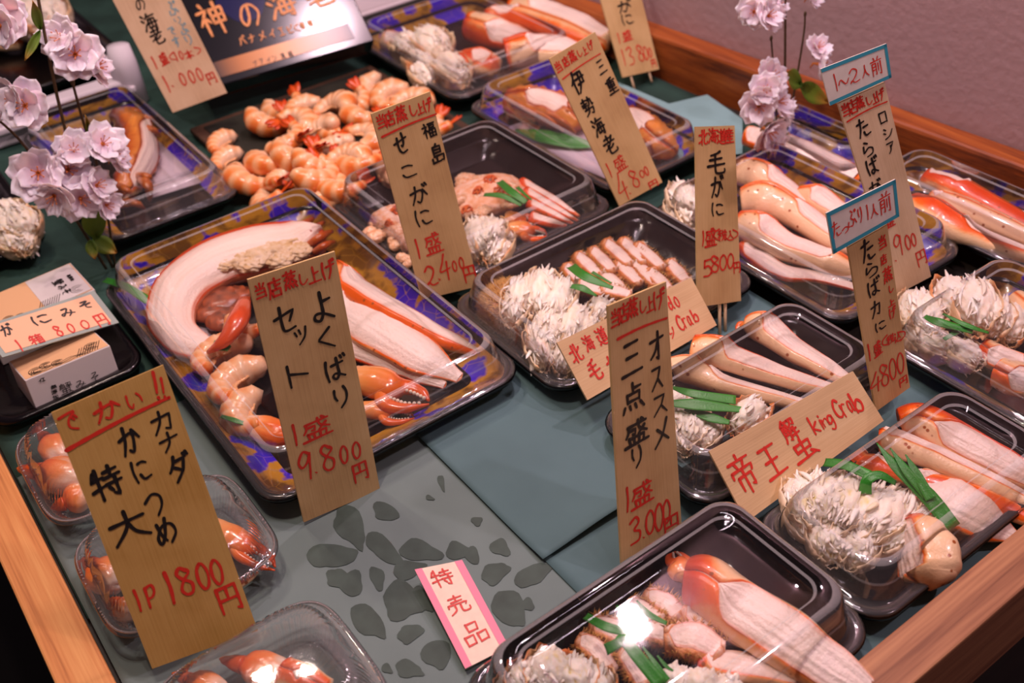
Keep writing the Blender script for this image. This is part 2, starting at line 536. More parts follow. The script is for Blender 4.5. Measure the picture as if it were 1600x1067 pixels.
ctr = thing('display_counter', 'wooden market display counter with low raised cedar rails around the trays', 'counter', (0.4, 0.9, -0.75))
b = MB(); b.box((-0.036, 0.165, -0.03), (0.862, 2.3, -0.006)); b.build('table_top', M['dark_wood'], ctr, smooth=False)
b = MB(); b.box((-0.037, 0.10, -0.05), (-0.006, 2.3, 0.020)); b.build('side_rail', M['wood_rail'], ctr, smooth=False, bevel=0.0015, label='pale cedar rail on the left')
b = MB(); b.box((-0.005, 0.163, -0.05), (0.848, 0.193, 0.030)); b.build('front_rail', M['wood_rail_x'], ctr, smooth=False, bevel=0.0015, label='cedar rail along the front')
b = MB(); b.box((0.0, -0.95, -0.03), (0.031, 1.45, 0.050), M=RM); b.build('wall_rail', M['wood_red'], ctr, smooth=False, bevel=0.004, label='reddish cedar rail against the wall')
b = MB(); b.box((-0.030, 0.172, -0.745), (-0.012, 2.25, -0.05)); b.build('side_panel', M['dark_wood'], ctr, smooth=False)
b = MB(); b.box((-0.012, 0.168, -0.745), (0.85, 0.185, -0.05)); b.build('front_panel', M['dark_wood'], ctr, smooth=False)


def wrinkle(x, y, a=0.0010):
    return a * (noise.noise(V((x * 11, y * 11, 3))) + 0.5 * noise.noise(V((x * 30, y * 23, 7))))


def sheet(name, label, x0, x1, y0, y1, z, mat, a=0.0010, nx=60, ny=60, lift=None):
    b = MB()
    rows = []
    for j in range(ny + 1):
        y = y0 + (y1 - y0) * j / ny
        rows.append([V((x, y, z + wrinkle(x, y, a) + (lift(x, y) if lift else 0))) for x in [x0 + (x1 - x0) * i / nx for i in range(nx + 1)]])
    b.grid(rows)
    o = b.build(name, mat, origin=((x0 + x1) / 2, (y0 + y1) / 2, z), solid=0.0003)
    tag(o, label, 'paper')
    return o


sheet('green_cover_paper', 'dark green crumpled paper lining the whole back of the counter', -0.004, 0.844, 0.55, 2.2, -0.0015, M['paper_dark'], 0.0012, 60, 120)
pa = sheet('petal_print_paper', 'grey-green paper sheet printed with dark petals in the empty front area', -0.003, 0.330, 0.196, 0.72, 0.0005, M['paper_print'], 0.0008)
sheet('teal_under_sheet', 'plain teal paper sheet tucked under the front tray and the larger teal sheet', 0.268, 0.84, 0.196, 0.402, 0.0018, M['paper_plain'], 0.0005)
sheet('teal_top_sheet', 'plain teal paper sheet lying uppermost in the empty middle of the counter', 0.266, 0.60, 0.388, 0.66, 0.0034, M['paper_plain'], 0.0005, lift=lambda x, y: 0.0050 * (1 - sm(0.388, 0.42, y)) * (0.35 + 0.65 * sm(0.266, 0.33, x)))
pt = MB()
random.seed(4)
PET = [(550, 825, 75, 40, 60), (605, 800, 45, 26, 20), (520, 868, 82, 38, -8), (530, 905, 48, 30, 25), (553, 915, 40, 34, 60), (600, 858, 70, 32, 35),
       (640, 890, 55, 26, -10), (660, 862, 66, 34, 15), (590, 905, 40, 22, 75), (632, 938, 66, 58, 10), (660, 935, 50, 24, 55), (578, 975, 66, 36, 40),
       (640, 990, 44, 28, -20), (685, 1020, 48, 44, -40), (640, 1045, 46, 26, 15), (605, 1045, 20, 12, 40), (720, 862, 46, 28, 10), (745, 815, 14, 18, 80),
       (783, 857, 32, 26, 40), (773, 895, 48, 32, -25), (835, 898, 64, 28, -25), (800, 955, 70, 42, 55), (825, 945, 24, 18, 30), (690, 755, 28, 10, 75), (672, 778, 16, 7, 20), (740, 870, 30, 20, 60)]
for (cx, cy, ln, wd, an) in PET:
    ca, sa = math.cos(math.radians(an)), math.sin(math.radians(an))
    ring = []
    ph = random.uniform(0, 9)
    for k in range(22):
        a = 2 * PI * k / 22
        r = 1 + 0.34 * noise.noise(V((math.cos(a) * 1.3, math.sin(a) * 1.3, ph)))
        x, y = ln / 2 * math.cos(a) * r, wd / 2 * math.sin(a) * r * (1 - 0.35 * math.cos(a))
        q = Pz(cx + x * ca - y * sa, cy + x * sa + y * ca, 0.001)
        ring.append(V((q.x, q.y, 0.0005 + wrinkle(q.x, q.y, 0.0008) + 0.0007)))
    i0 = [pt.pt(q) for q in ring]
    pt.fan(i0, sum(ring, V()) / 22)
pt.build('printed_petals', M['petal_print'], pa, label='dark petal print')


# ------------------------------------------------------------------ containers
def rring(x0, x1, y0, y1, r, z, n=8):
    out = []
    for cx, cy, a0 in ((x1 - r, y1 - r, 0), (x0 + r, y1 - r, 90), (x0 + r, y0 + r, 180), (x1 - r, y0 + r, 270)):
        for k in range(n + 1):
            a = math.radians(a0 + 90 * k / n)
            out.append(V((cx + r * math.cos(a), cy + r * math.sin(a), z)))
    return out


def loft(b, x0, x1, y0, y1, prof, r0=0.022, mi=None):
    rows = [rring(x0 + d, x1 - d, y0 + d, y1 - d, max(0.006, r0 - d * 0.35), z) for d, z in prof]
    i = b.grid(rows, wrap=True, mi=mi or 0)
    n = len(rows[0])
    k = i + (len(rows) - 1) * n
    b.fan([k + j for j in range(n)], sum(rows[-1], V()) / n, mi=(mi[-1] if mi else 0))


def tray(name, label, x0, x1, y0, y1, zr=0.022, band=False, lid=0.03, group=None, slope=0.024, lip='black_plastic', r0=0.022):
    t = thing(name, label, 'food tray', ((x0 + x1) / 2, (y0 + y1) / 2, 0.0055))
    b = MB()
    loft(b, x0, x1, y0, y1, [(0.001, zr - 0.005), (0, zr - 0.001), (0.002, zr), (0.006, zr), (0.0075, zr - 0.0025), (slope, 0.0085), (slope + 0.002, 0.0075), (slope + 0.006, 0.0072)], r0,
         mi=[0, 0, 0, 0, 1 if band else 0, 0, 0, 0])
    b.build('tray_base', [M[lip], M['band']], t, solid=0.0007)
    if lid:
        b = MB()
        mxd = min(x1 - x0, y1 - y0) / 2 - 0.012
        prof = [(0.0005, zr - 0.002), (0.0003, zr + 0.0012), (0.003, zr + 0.0022), (0.0045, zr + 0.0012), (0.007, zr + 0.0015), (0.0085, zr + lid * 0.12), (0.0105, zr + lid * 0.5), (0.0112, zr + lid * 0.55), (0.0135, zr + lid * 0.88),
                (0.0148, zr + lid * 0.95), (0.0168, zr + lid * 0.99), (0.0190, zr + lid), (0.026, zr + lid), (0.0275, zr + lid - 0.0012), (min(mxd, 0.040), zr + lid - 0.0014)]
        loft(b, x0, x1, y0, y1, prof, r0, mi=[1, 1, 1, 1, 1, 1, 2, 1, 1, 2, 2, 0, 2, 0, 0])
        b.build('clear_lid', [M['clear_lid'], M['lid_wall'], M['lid_edge']], t)
    return t


def pack(label, x0, x1, y0, y1, zr=0.024):
    """clear ribbed hinged pack with a beaded rim"""
    t = thing('clear_pack', label, 'food pack', ((x0 + x1) / 2, (y0 + y1) / 2, 0.0035), 'clear packs of crab claw meat')
    cx, cy, hx, hy = (x0 + x1) / 2, (y0 + y1) / 2, (x1 - x0) / 2, (y1 - y0) / 2
    N = 180

    def ring(d, z, rib=0.0, e=0.42):
        out = []
        for k in range(N):
            a = 2 * PI * k / N
            c, s = math.cos(a), math.sin(a)
            q = d + (rib if k % 3 == 0 else 0.0)
            out.append(V((cx + (hx - q) * math.copysign(abs(c) ** e, c), cy + (hy - q) * math.copysign(abs(s) ** e, s), z)))
        return out
    b = MB()
    rows = [ring(0.003, zr - 0.004), ring(0, zr - 0.001), ring(0.001, zr), ring(0.005, zr), ring(0.0065, zr - 0.003, 0.0012), ring(0.011, 0.009, 0.0026), ring(0.014, 0.0045, 0.002), ring(0.03, 0.0042)]
    i = b.grid(rows, wrap=True)
    b.fan([i + 7 * N + k for k in range(N)], V((cx, cy, 0.0042)))
    b.build('pack_base', M['clear_pack'], t)
    b = MB()
    rows = [ring(0.001, zr + 0.001), ring(0.006, zr + 0.0015), ring(0.0075, zr + 0.004, 0.0006), ring(0.010, zr + 0.012, 0.0022), ring(0.013, zr + 0.017, 0.0018), ring(0.019, zr + 0.0195), ring(0.03, zr + 0.020)]
    i = b.grid(rows, wrap=True)
    b.fan([i + 6 * N + k for k in range(N)], V((cx, cy, zr + 0.020)))
    b.build('pack_lid', M['clear_pack'], t)
    b = MB()
    for k in range(0, N):
        a = 2 * PI * (k + 0.5) / N
        c, s = math.cos(a), math.sin(a)
        b.ball((cx + (hx - 0.002) * math.copysign(abs(c) ** 0.42, c), cy + (hy - 0.002) * math.copysign(abs(s) ** 0.42, s), zr + 0.0018), (0.0009, 0.0009, 0.0009), 6, 4)
    b.build('beaded_rim', M['lid_edge'], t)
    return t


# ------------------------------------------------------------------ lettering
GLY = {
'よ': "52,34 82,30|~50,5 51,45 50,72 36,90 18,82 24,68 50,70 88,90",
'く': "70,5 30,45 28,52 78,95",
'ば': "~14,12 10,50 16,92|34,34 82,28|~58,8 60,45 60,75 46,90 34,78 48,68 84,86|76,4 80,14|90,0 95,10",
'り': "~25,10 24,40 32,60|~66,2 76,30 70,68 44,98",
'せ': "2,46 98,28|~70,6 74,40 62,64 52,58|~30,22 30,70 50,92 88,86",
'こ': "~18,14 50,10 78,20|~14,66 34,88 90,84",
'が': "~6,40 60,30 68,50 50,92 34,84|~36,8 30,50 8,96|72,30 90,60|76,4 84,16|90,0 98,12",
'か': "~4,44 62,30 70,48 54,92 38,84|~36,6 30,50 8,96|72,22 96,52",
'に': "~16,8 10,50 18,94|~46,22 70,18 92,26|~44,66 60,88 98,82",
'つ': "~2,34 50,10 90,24 88,60 50,96",
'め': "~18,18 28,60 44,84|~64,4 44,60 14,92 6,66 40,30 84,30 96,64 62,96",
'た': "6,26 66,18|~36,2 28,50 6,96|50,48 90,44|~48,74 60,94 98,88",
'ら': "34,4 60,16|~22,28 16,60 22,66 60,44 92,56 82,86 34,98",
'っ': "~4,40 50,14 94,34 84,70 42,94",
'ぷ': "44,4 62,18|~56,26 40,44 64,62 48,88 28,84|~12,60 6,82 16,86|74,54 94,80|~80,10 90,4 94,14 84,18 80,10",
'は': "~14,8 10,50 18,94|40,32 92,28|~66,8 68,45 66,75 50,90 36,78 52,68 94,86",
'み': "~20,12 58,10 40,50 14,86 6,66 40,58 96,78|~78,40 74,70 50,98",
'そ': "~26,8 74,6 30,40 8,50 92,40 50,58 52,84 80,96",
'で': "~4,16 88,8 50,40 46,74 82,94|70,36 78,48|86,30 94,42",
'い': "~12,14 10,60 26,84 38,66|~72,20 88,40 92,66",
'し': "~24,2 20,60 34,94 62,90 92,62",
'げ': "~12,8 6,50 14,96|34,36 94,28|~66,6 68,50 44,98|80,2 86,12|92,0 98,8",
'の': "~56,12 44,62 18,88 6,58 34,16 74,14 96,50 64,96",
'す': "4,24 96,20|~56,2 58,50 38,66 34,48 56,44 58,70 36,98",
'セ': "2,44 96,26 70,60|~34,8 34,76 50,90 92,84",
'ッ': "8,30 20,52|40,22 50,46|~92,14 76,62 28,98",
'ト': "36,2 36,98|38,40 92,62",
'カ': "6,34 84,26 72,90 54,82|~44,4 38,48 6,96",
'ナ': "4,40 96,30|~54,2 50,56 16,98",
'ダ': "~36,4 24,34 4,56|32,24 78,18 60,62 20,98|28,44 60,62|80,4 86,16|92,0 98,12",
'オ': "6,30 96,22|60,2 60,94 46,86|~56,36 36,66 6,86",
'ス': "14,12 80,8 60,50 6,96|56,54 94,92",
'メ': "~82,4 56,56 10,98|26,34 88,80",
'ロ': "12,10 14,90|12,12 88,10 84,88|14,86 86,84",
'シ': "14,10 32,24|6,42 24,54|~12,94 60,76 94,30",
'ア': "6,12 94,8 60,46|~50,34 46,70 14,98",
'バ': "~34,24 26,60 4,94|~56,20 78,56 92,92|76,4 84,16|90,0 98,12",
'イ': "~84,4 50,44 6,66|54,42 54,98",
'エ': "16,14 86,14|50,14 50,86|4,88 96,86",
'ビ': "~16,10 16,80 30,92 84,88|~74,28 48,46 18,50|80,4 86,14|92,0 98,10",
'ブ': "4,22 76,20 60,68 14,98|82,4 86,14|93,0 98,10",
'ン': "10,14 34,30|~8,92 60,70 94,20",
'当': "50,2 50,34|18,12 30,28|84,8 70,28|12,42 84,38 86,94|20,66 82,62|8,94 90,90",
'店': "54,0 56,14|10,18 94,14|~14,18 14,60 2,98|54,24 56,56|56,38 88,34|28,58 30,94|28,60 86,56 84,92|30,90 84,90",
'蒸': "4,14 96,10|32,0 34,22|68,0 66,22|26,30 74,28 50,42 50,64 40,60|10,42 36,42 8,68|84,32 62,46|60,46 94,68|8,74 92,70|10,84 4,98|34,82 38,94|60,82 66,94|82,80 94,94",
'上': "44,4 46,92|48,44 84,38|2,94 98,90",
'盛': "14,18 92,12|~18,18 16,40 6,58|20,34 46,32 44,52 34,50|~58,2 64,34 94,54|84,30 58,56|72,0 82,8|18,64 24,92|18,66 82,62 78,90|38,66 40,90|60,64 60,90|0,96 100,88",
'円': "12,10 12,98|12,12 88,8 90,96 76,90|50,10 50,54|14,54 86,52",
'特': "18,10 6,36|8,34 44,30|26,2 26,98|2,66 46,56|50,18 92,14|70,2 70,34|46,36 98,32|48,56 98,52|80,40 80,94 66,86|56,66 64,78",
'大': "4,36 96,30|~50,2 46,50 4,98|~50,38 66,72 98,94",
'三': "20,14 82,10|26,48 78,45|2,92 98,86",
'点': "48,0 50,36|50,18 84,16|22,36 24,66|22,38 78,34 76,64|24,62 76,60|10,78 2,98|32,78 36,92|56,76 62,92|80,74 96,94",
'福': "20,2 26,14|4,24 36,22 6,60|22,40 22,98|28,46 40,58|46,8 94,6|54,20 54,36|54,20 88,18 86,36|54,36 86,34|48,48 50,98|48,50 94,46 94,96|70,48 70,94|50,72 92,70|50,94 94,92",
'島': "50,0 40,12|24,14 24,60|24,14 76,12 74,44|26,28 74,28|26,44 74,42|24,60 92,56 88,86 72,82|8,70 10,92|40,62 40,88|8,90 66,86",
'重': "70,2 24,10|4,22 96,18|20,32 20,58|20,32 82,30 80,58|22,46 80,44|22,58 80,56|50,8 50,94|14,74 86,72|2,96 98,92",
'伊': "~32,2 24,30 2,52|20,36 20,98|44,14 88,12 86,60|36,38 98,34|44,62 88,58|~64,14 62,60 34,98",
'勢': "6,16 46,12|26,2 26,34|4,34 48,30|6,46 46,42|26,36 26,56|56,16 86,14 88,50 98,44|~70,2 66,36 50,54|12,66 88,62 78,96 62,90|~48,54 42,80 8,98",
'海': "10,6 22,18|4,32 16,44|~4,94 18,70 26,58|~50,2 42,16 28,28|42,18 94,14|44,34 36,82|44,34 84,32 82,96 70,90|28,58 98,54|38,82 84,78|62,36 60,78",
'老': "20,16 74,12|46,0 46,36|2,38 98,32|~86,8 50,48 4,70|~78,52 60,62 36,66|~34,50 34,86 50,94 94,88 96,76",
'北': "38,4 36,96|4,36 36,34|~2,84 20,78 38,66|62,2 62,80 74,90 98,86 98,74|94,24 64,46",
'道': "10,6 20,18|4,40 20,38 8,62 22,78|~4,90 24,78 50,94 98,94|46,2 54,12|84,0 72,12|34,18 98,16|64,18 56,30|44,30 44,76|44,30 86,28 86,76|46,44 84,44|46,60 84,58|46,76 86,74",
'産': "50,0 50,10|16,14 88,12|34,18 40,28|70,16 60,28|8,32 96,30|~14,32 14,66 2,98|34,40 24,58|30,54 90,50|58,38 58,92|30,72 86,70|20,96 98,92",
'毛': "~72,2 50,12 22,18|16,38 82,30|4,64 96,54|~46,14 46,80 58,94 92,90 96,76",
'帝': "50,0 50,12|8,16 92,14|32,20 38,34|68,18 60,34|8,38 6,52|8,38 94,36 88,50|24,56 24,88|24,56 78,54 78,86 68,82|50,38 50,100",
'王': "12,10 88,8|50,8 50,92|20,50 80,48|2,94 98,90",
'解': "28,2 8,24|22,12 46,10 38,24|14,28 12,80 4,96|14,28 46,26 46,94 36,90|14,48 46,46|14,66 46,64|30,28 30,64|56,10 92,8 90,34 82,30|~72,10 70,26 54,38|64,46 56,62|60,58 92,54|50,78 98,74|76,44 76,98",
'虫': "20,22 22,58|20,24 80,20 76,56|22,54 78,52|50,2 50,90|4,94 84,88|72,72 96,96",
'蟹': "28,0 10,14|22,8 44,8 40,16|14,18 8,50|14,18 46,18 46,50|14,30 46,30|14,42 46,42|56,6 90,6 88,22|~72,6 70,18 56,26|62,28 92,28|54,40 96,38|76,26 76,52|24,58 24,78|24,58 78,56 76,76|26,76 76,74|50,52 50,92|6,96 82,90|74,82 94,98",
'人': "~52,2 44,50 2,98|~50,34 66,70 98,96",
'前': "30,2 38,14|72,0 62,14|2,22 98,18|12,34 10,98|12,34 46,32 46,94 36,90|12,52 46,50|12,68 46,66|66,36 66,76|88,28 90,98 76,92",
'売': "20,14 80,10|50,0 50,32|26,34 76,30|8,48 6,62|8,48 94,44 86,58|~36,56 34,80 6,98|~62,54 62,86 74,94 96,90 98,74",
'品': "30,4 32,40|30,6 72,4 68,38|32,38 68,36|6,54 8,94|6,56 42,54 40,92|8,92 40,90|58,54 60,94|58,56 94,52 92,92|60,92 92,88",
'税': "40,4 8,14|2,32 46,28|24,10 24,98|~22,36 16,56 2,70|28,42 42,56|58,4 64,16|88,2 78,16|56,24 56,48|56,24 90,22 88,46|58,46 88,44|~66,48 62,76 46,96|~80,46 80,86 90,92 98,80",
'込': "10,8 22,22|2,42 20,40 8,64 22,80|~2,92 24,80 50,96 98,94|~58,12 68,14 62,46 40,74|~66,34 78,60 96,74",
'神': "22,2 28,14|4,26 36,22 4,64|22,42 22,98|28,48 40,60|50,22 52,66|50,24 94,20 92,64|52,44 92,42|52,64 92,62|72,2 72,98",
'本': "4,28 96,24|50,2 50,98|~48,30 36,60 4,82|~52,30 66,58 98,80|30,76 70,74",
'箱': "22,0 6,22|16,10 44,8|28,12 32,22|64,0 52,18|60,10 96,8|74,12 78,22|4,40 48,38|26,26 26,98|~26,44 18,64 2,80|30,50 44,64|56,32 56,96|56,32 92,30 92,96|58,52 92,50|58,72 92,70|58,92 92,92",
'無': "28,0 8,24|22,14 86,12|4,34 96,32|2,66 98,64|22,16 24,64|42,14 42,64|62,14 62,64|80,14 80,64|10,78 4,98|34,78 38,94|58,76 64,92|82,74 96,94",
'添': "10,6 22,18|4,32 16,44|~4,94 16,74 24,60|36,12 90,8|30,32 98,28|~62,10 54,34 30,52|~66,32 78,46 96,54|62,50 62,94 52,88|44,64 36,82|76,60 82,74|88,56 96,72",
'加': "4,28 50,24 44,92 32,84|~26,4 24,50 4,96|62,24 64,90|62,26 94,22 92,86|64,86 92,84",
'養': "34,0 42,10|68,0 58,10|12,14 88,12|20,26 80,24|4,38 96,36|50,12 50,36|~48,38 30,56 4,66|~54,38 70,54 98,62|30,58 70,56 68,80 30,80|30,58 30,98 56,90|50,80 92,98",
'殖': "4,10 46,8|~24,10 18,34 4,54|16,32 44,30 34,70 6,98|20,50 30,60|52,14 98,12|74,2 72,28|60,28 60,80|60,28 92,26 92,80|60,44 92,44|60,62 92,60|50,30 52,96 98,94",
'凍': "10,16 20,30|4,86 22,60|32,16 96,12|40,30 40,60|40,30 88,28 86,58|42,44 86,44|42,60 86,58|64,2 64,98|~60,60 50,80 30,94|~68,60 80,80 98,92",
'結': "30,2 10,26|36,18 14,40|6,46 42,40|24,42 24,98|10,62 4,84|38,58 44,74|50,22 98,18|74,2 74,44|54,46 94,42|56,62 58,96|56,62 92,60 90,94|58,92 90,90",
'1': "~50,0 52,50 46,100",
'2': "~10,24 44,2 82,22 60,58 6,94 22,80 50,98 96,92",
'3': "~8,14 60,0 84,22 40,46 90,60 78,90 6,96",
'4': "~66,0 40,30 4,64 98,56|~78,30 70,60 62,100",
'5': "20,6 14,46|~14,46 60,38 92,62 70,92 6,96|20,8 88,0",
'8': "~74,16 40,0 14,18 40,42 84,64 74,94 36,98 14,76 44,46 86,24 74,10",
'9': "~84,14 48,2 10,32 26,54 66,40 88,10 78,50 64,100",
'0': "~52,0 16,22 6,66 34,98 74,86 94,40 72,4 44,4",
'.': "30,40 60,60 50,70 34,50",
'(': "~90,0 20,30 20,70 90,100",
')': "~10,0 80,30 80,70 10,100",
'!': "~70,0 50,40 24,76|20,94 26,99",
'~': "~0,60 26,20 66,76 100,30",
'P': "20,4 8,100|~16,8 80,0 92,30 60,54 16,56",
'k': "16,2 10,98|84,40 16,66 90,96", 'i': "50,34 46,98|54,4 58,12", 'n': "10,4 14,98|~14,36 60,6 84,30 86,98",
'g': "~84,10 40,2 10,30 30,56 76,36 84,14 84,70 50,98 10,88", 'C': "~90,16 56,0 14,40 20,84 60,98 94,82",
'r': "14,6 20,98|~18,40 50,8 90,14", 'a': "~80,14 34,8 6,56 26,94 66,70 82,16 84,80 98,98", 'b': "20,0 14,96|~16,66 60,40 90,64 66,98 16,88",
'd': "~70,52 30,42 8,74 32,98 68,76|84,0 78,80 94,98", 'o': "~52,2 12,30 14,80 54,98 90,64 80,16 44,4", 'y': "~8,4 20,48 50,50|~92,0 76,50 20,98",
}



def lettering(name, parent, corners, glyphs, inks, widths, off=0.0004):
    """brush strokes laid on the card whose corners are given (top left, top right, bottom right, bottom left)"""
    TL, TR, BR, BL = [V(c) for c in corners]
    n = (TR - TL).cross(TL - BL).normalized()

    def at(u, v):
        return (TL * (1 - u) + TR * u) * (1 - v) + (BL * (1 - u) + BR * u) * v + n * off
    out = {}
    wU = ((TR - TL).length + (BR - BL).length) / 2
    hV = ((BL - TL).length + (BR - TR).length) / 2
    for g in glyphs.split(' '):
        ch, nums, col = g.rsplit(':', 2)
        a = [float(x) for x in nums.split(',')]
        if ch == 'L':
            lines = [[(a[0] + (a[2] - a[0]) * k / 10, a[1] + (a[3] - a[1]) * k / 10 - 0.006 * math.sin(PI * k / 10)) for k in range(11)]]
        else:
            raw = []
            for st in GLY[ch].split('|'):
                sm_ = st.startswith('~')
                pts = [tuple(float(q) for q in p.split(',')) for p in st.lstrip('~').split()]
                if sm_ and len(pts) > 2:
                    pts = [(p.x, p.y) for p in spline([V((p[0], p[1], 0)) for p in pts], len(pts) * 5)]
                raw.append(pts)
            xs = [p[0] for s in raw for p in s]; ys = [p[1] for s in raw for p in s]
            cx, cy = (min(xs) + max(xs)) / 2, (min(ys) + max(ys)) / 2
            sx, sy = max(max(xs) - min(xs), 14), max(max(ys) - min(ys), 14)
            wm, hm = a[2] * wU, a[3] * hV
            asp = (max(ys) - min(ys)) / max(1, max(xs) - min(xs))
            if 0.6 < asp < 1.7:
                lo_, hi_ = (0.95, 2.6) if ch in '0123456789PCgkabdor' else (0.72, 1.45)
                ar = math.sqrt(wm * hm)
                rt = min(hi_, max(lo_, hm / wm))
                if rt != hm / wm:
                    ar = max(ar, 0.62 * max(wm, hm))
                    a[2], a[3] = ar / math.sqrt(rt) / wU, ar * math.sqrt(rt) / hV
            lines = [[(a[0] + (p[0] - cx) / sx * a[2], a[1] + (p[1] - cy) / sy * a[3]) for p in s] for s in raw]
        b = out.setdefault(col, MB())
        w = widths[col] * (0.66 if col == 'k' else 0.60)
        if ch != 'L':
            w = min(w, 0.045 * max(a[2] * wU, a[3] * hV) + 0.00022)
        for s in lines:
            P3 = [at(*p) for p in s]
            # even out the step so the width can swell and taper
            Q = []
            for i in range(len(P3) - 1):
                k = max(1, int((P3[i + 1] - P3[i]).length / 0.0012))
                Q += [P3[i].lerp(P3[i + 1], j / k) for j in range(k)]
            Q.append(P3[-1])
            m_ = len(Q)
            rows = []
            for i, q in enumerate(Q):
                T = Q[min(i + 1, m_ - 1)] - Q[max(i - 1, 0)]
                T = T.normalized() if T.length > 0 else V((1, 0, 0))
                S = n.cross(T).normalized()
                ww = w * (1.12 - 0.3 * i / max(1, m_ - 1) + 0.08 * math.sin(i * 0.9))
                rows.append([q + S * ww, q - S * ww])
            if m_ > 1:
                b.grid(rows)
            for q, k_ in ((Q[0], 1.12), (Q[-1], 0.82)):
                e1 = (TR - TL).normalized(); e2 = n.cross(e1)
                ids = [b.pt(q + (e1 * math.cos(t_) + e2 * math.sin(t_)) * w * k_) for t_ in [2 * PI * j / 9 for j in range(9)]]
                b.face(*ids)
    for col, b in out.items():
        b.build(name, M[inks[col]], parent, smooth=False, label={'k': 'black brush writing', 'r': 'red brush writing', 'b': 'pale blue brush writing', 'o': 'gold printed writing'}[col])


INKS = {'k': 'ink_black', 'r': 'ink_red', 'b': 'ink_blue', 'o': 'ink_gold'}


def card(name, corners, mat, parent=None, thick=0.0018, nv=24):
    """thin card through four corners, its face towards the shopper; t runs across, s runs down (in card widths)"""
    TL, TR, BR, BL = [V(c) for c in corners]
    n = (TR - TL).cross(TL - BL).normalized()
    b = MB()
    for side in (0, 1):
        rows, ts, ss = [], [], []
        for j in range(nv + 1):
            v = j / nv
            rows.append([(TL * (1 - u) + TR * u) * (1 - v) + (BL * (1 - u) + BR * u) * v - n * (thick * side) for u in (0, .25, .5, .75, 1)])
            ts.append([u * 0.06 for u in (0, .25, .5, .75, 1)])
            ss.append([v * (TL - BL).length] * 5)
        if side:
            rows = [r[::-1] for r in rows]; ts = [r[::-1] for r in ts]
        b.grid(rows, ts, ss)
    k = (nv + 1) * 5
    f = lambda j, i: j * 5 + i
    g = lambda j, i: k + j * 5 + (4 - i)
    for j in range(nv):
        b.face(f(j, 0), f(j + 1, 0), g(j + 1, 0), g(j, 0))
        b.face(f(j + 1, 4), f(j, 4), g(j, 4), g(j + 1, 4))
    for i in range(4):
        b.face(f(0, i + 1), f(0, i), g(0, i), g(0, i + 1))
        b.face(f(nv, i), f(nv, i + 1), g(nv, i + 1), g(nv, i))
    return b.build(name, mat, parent, smooth=False), n


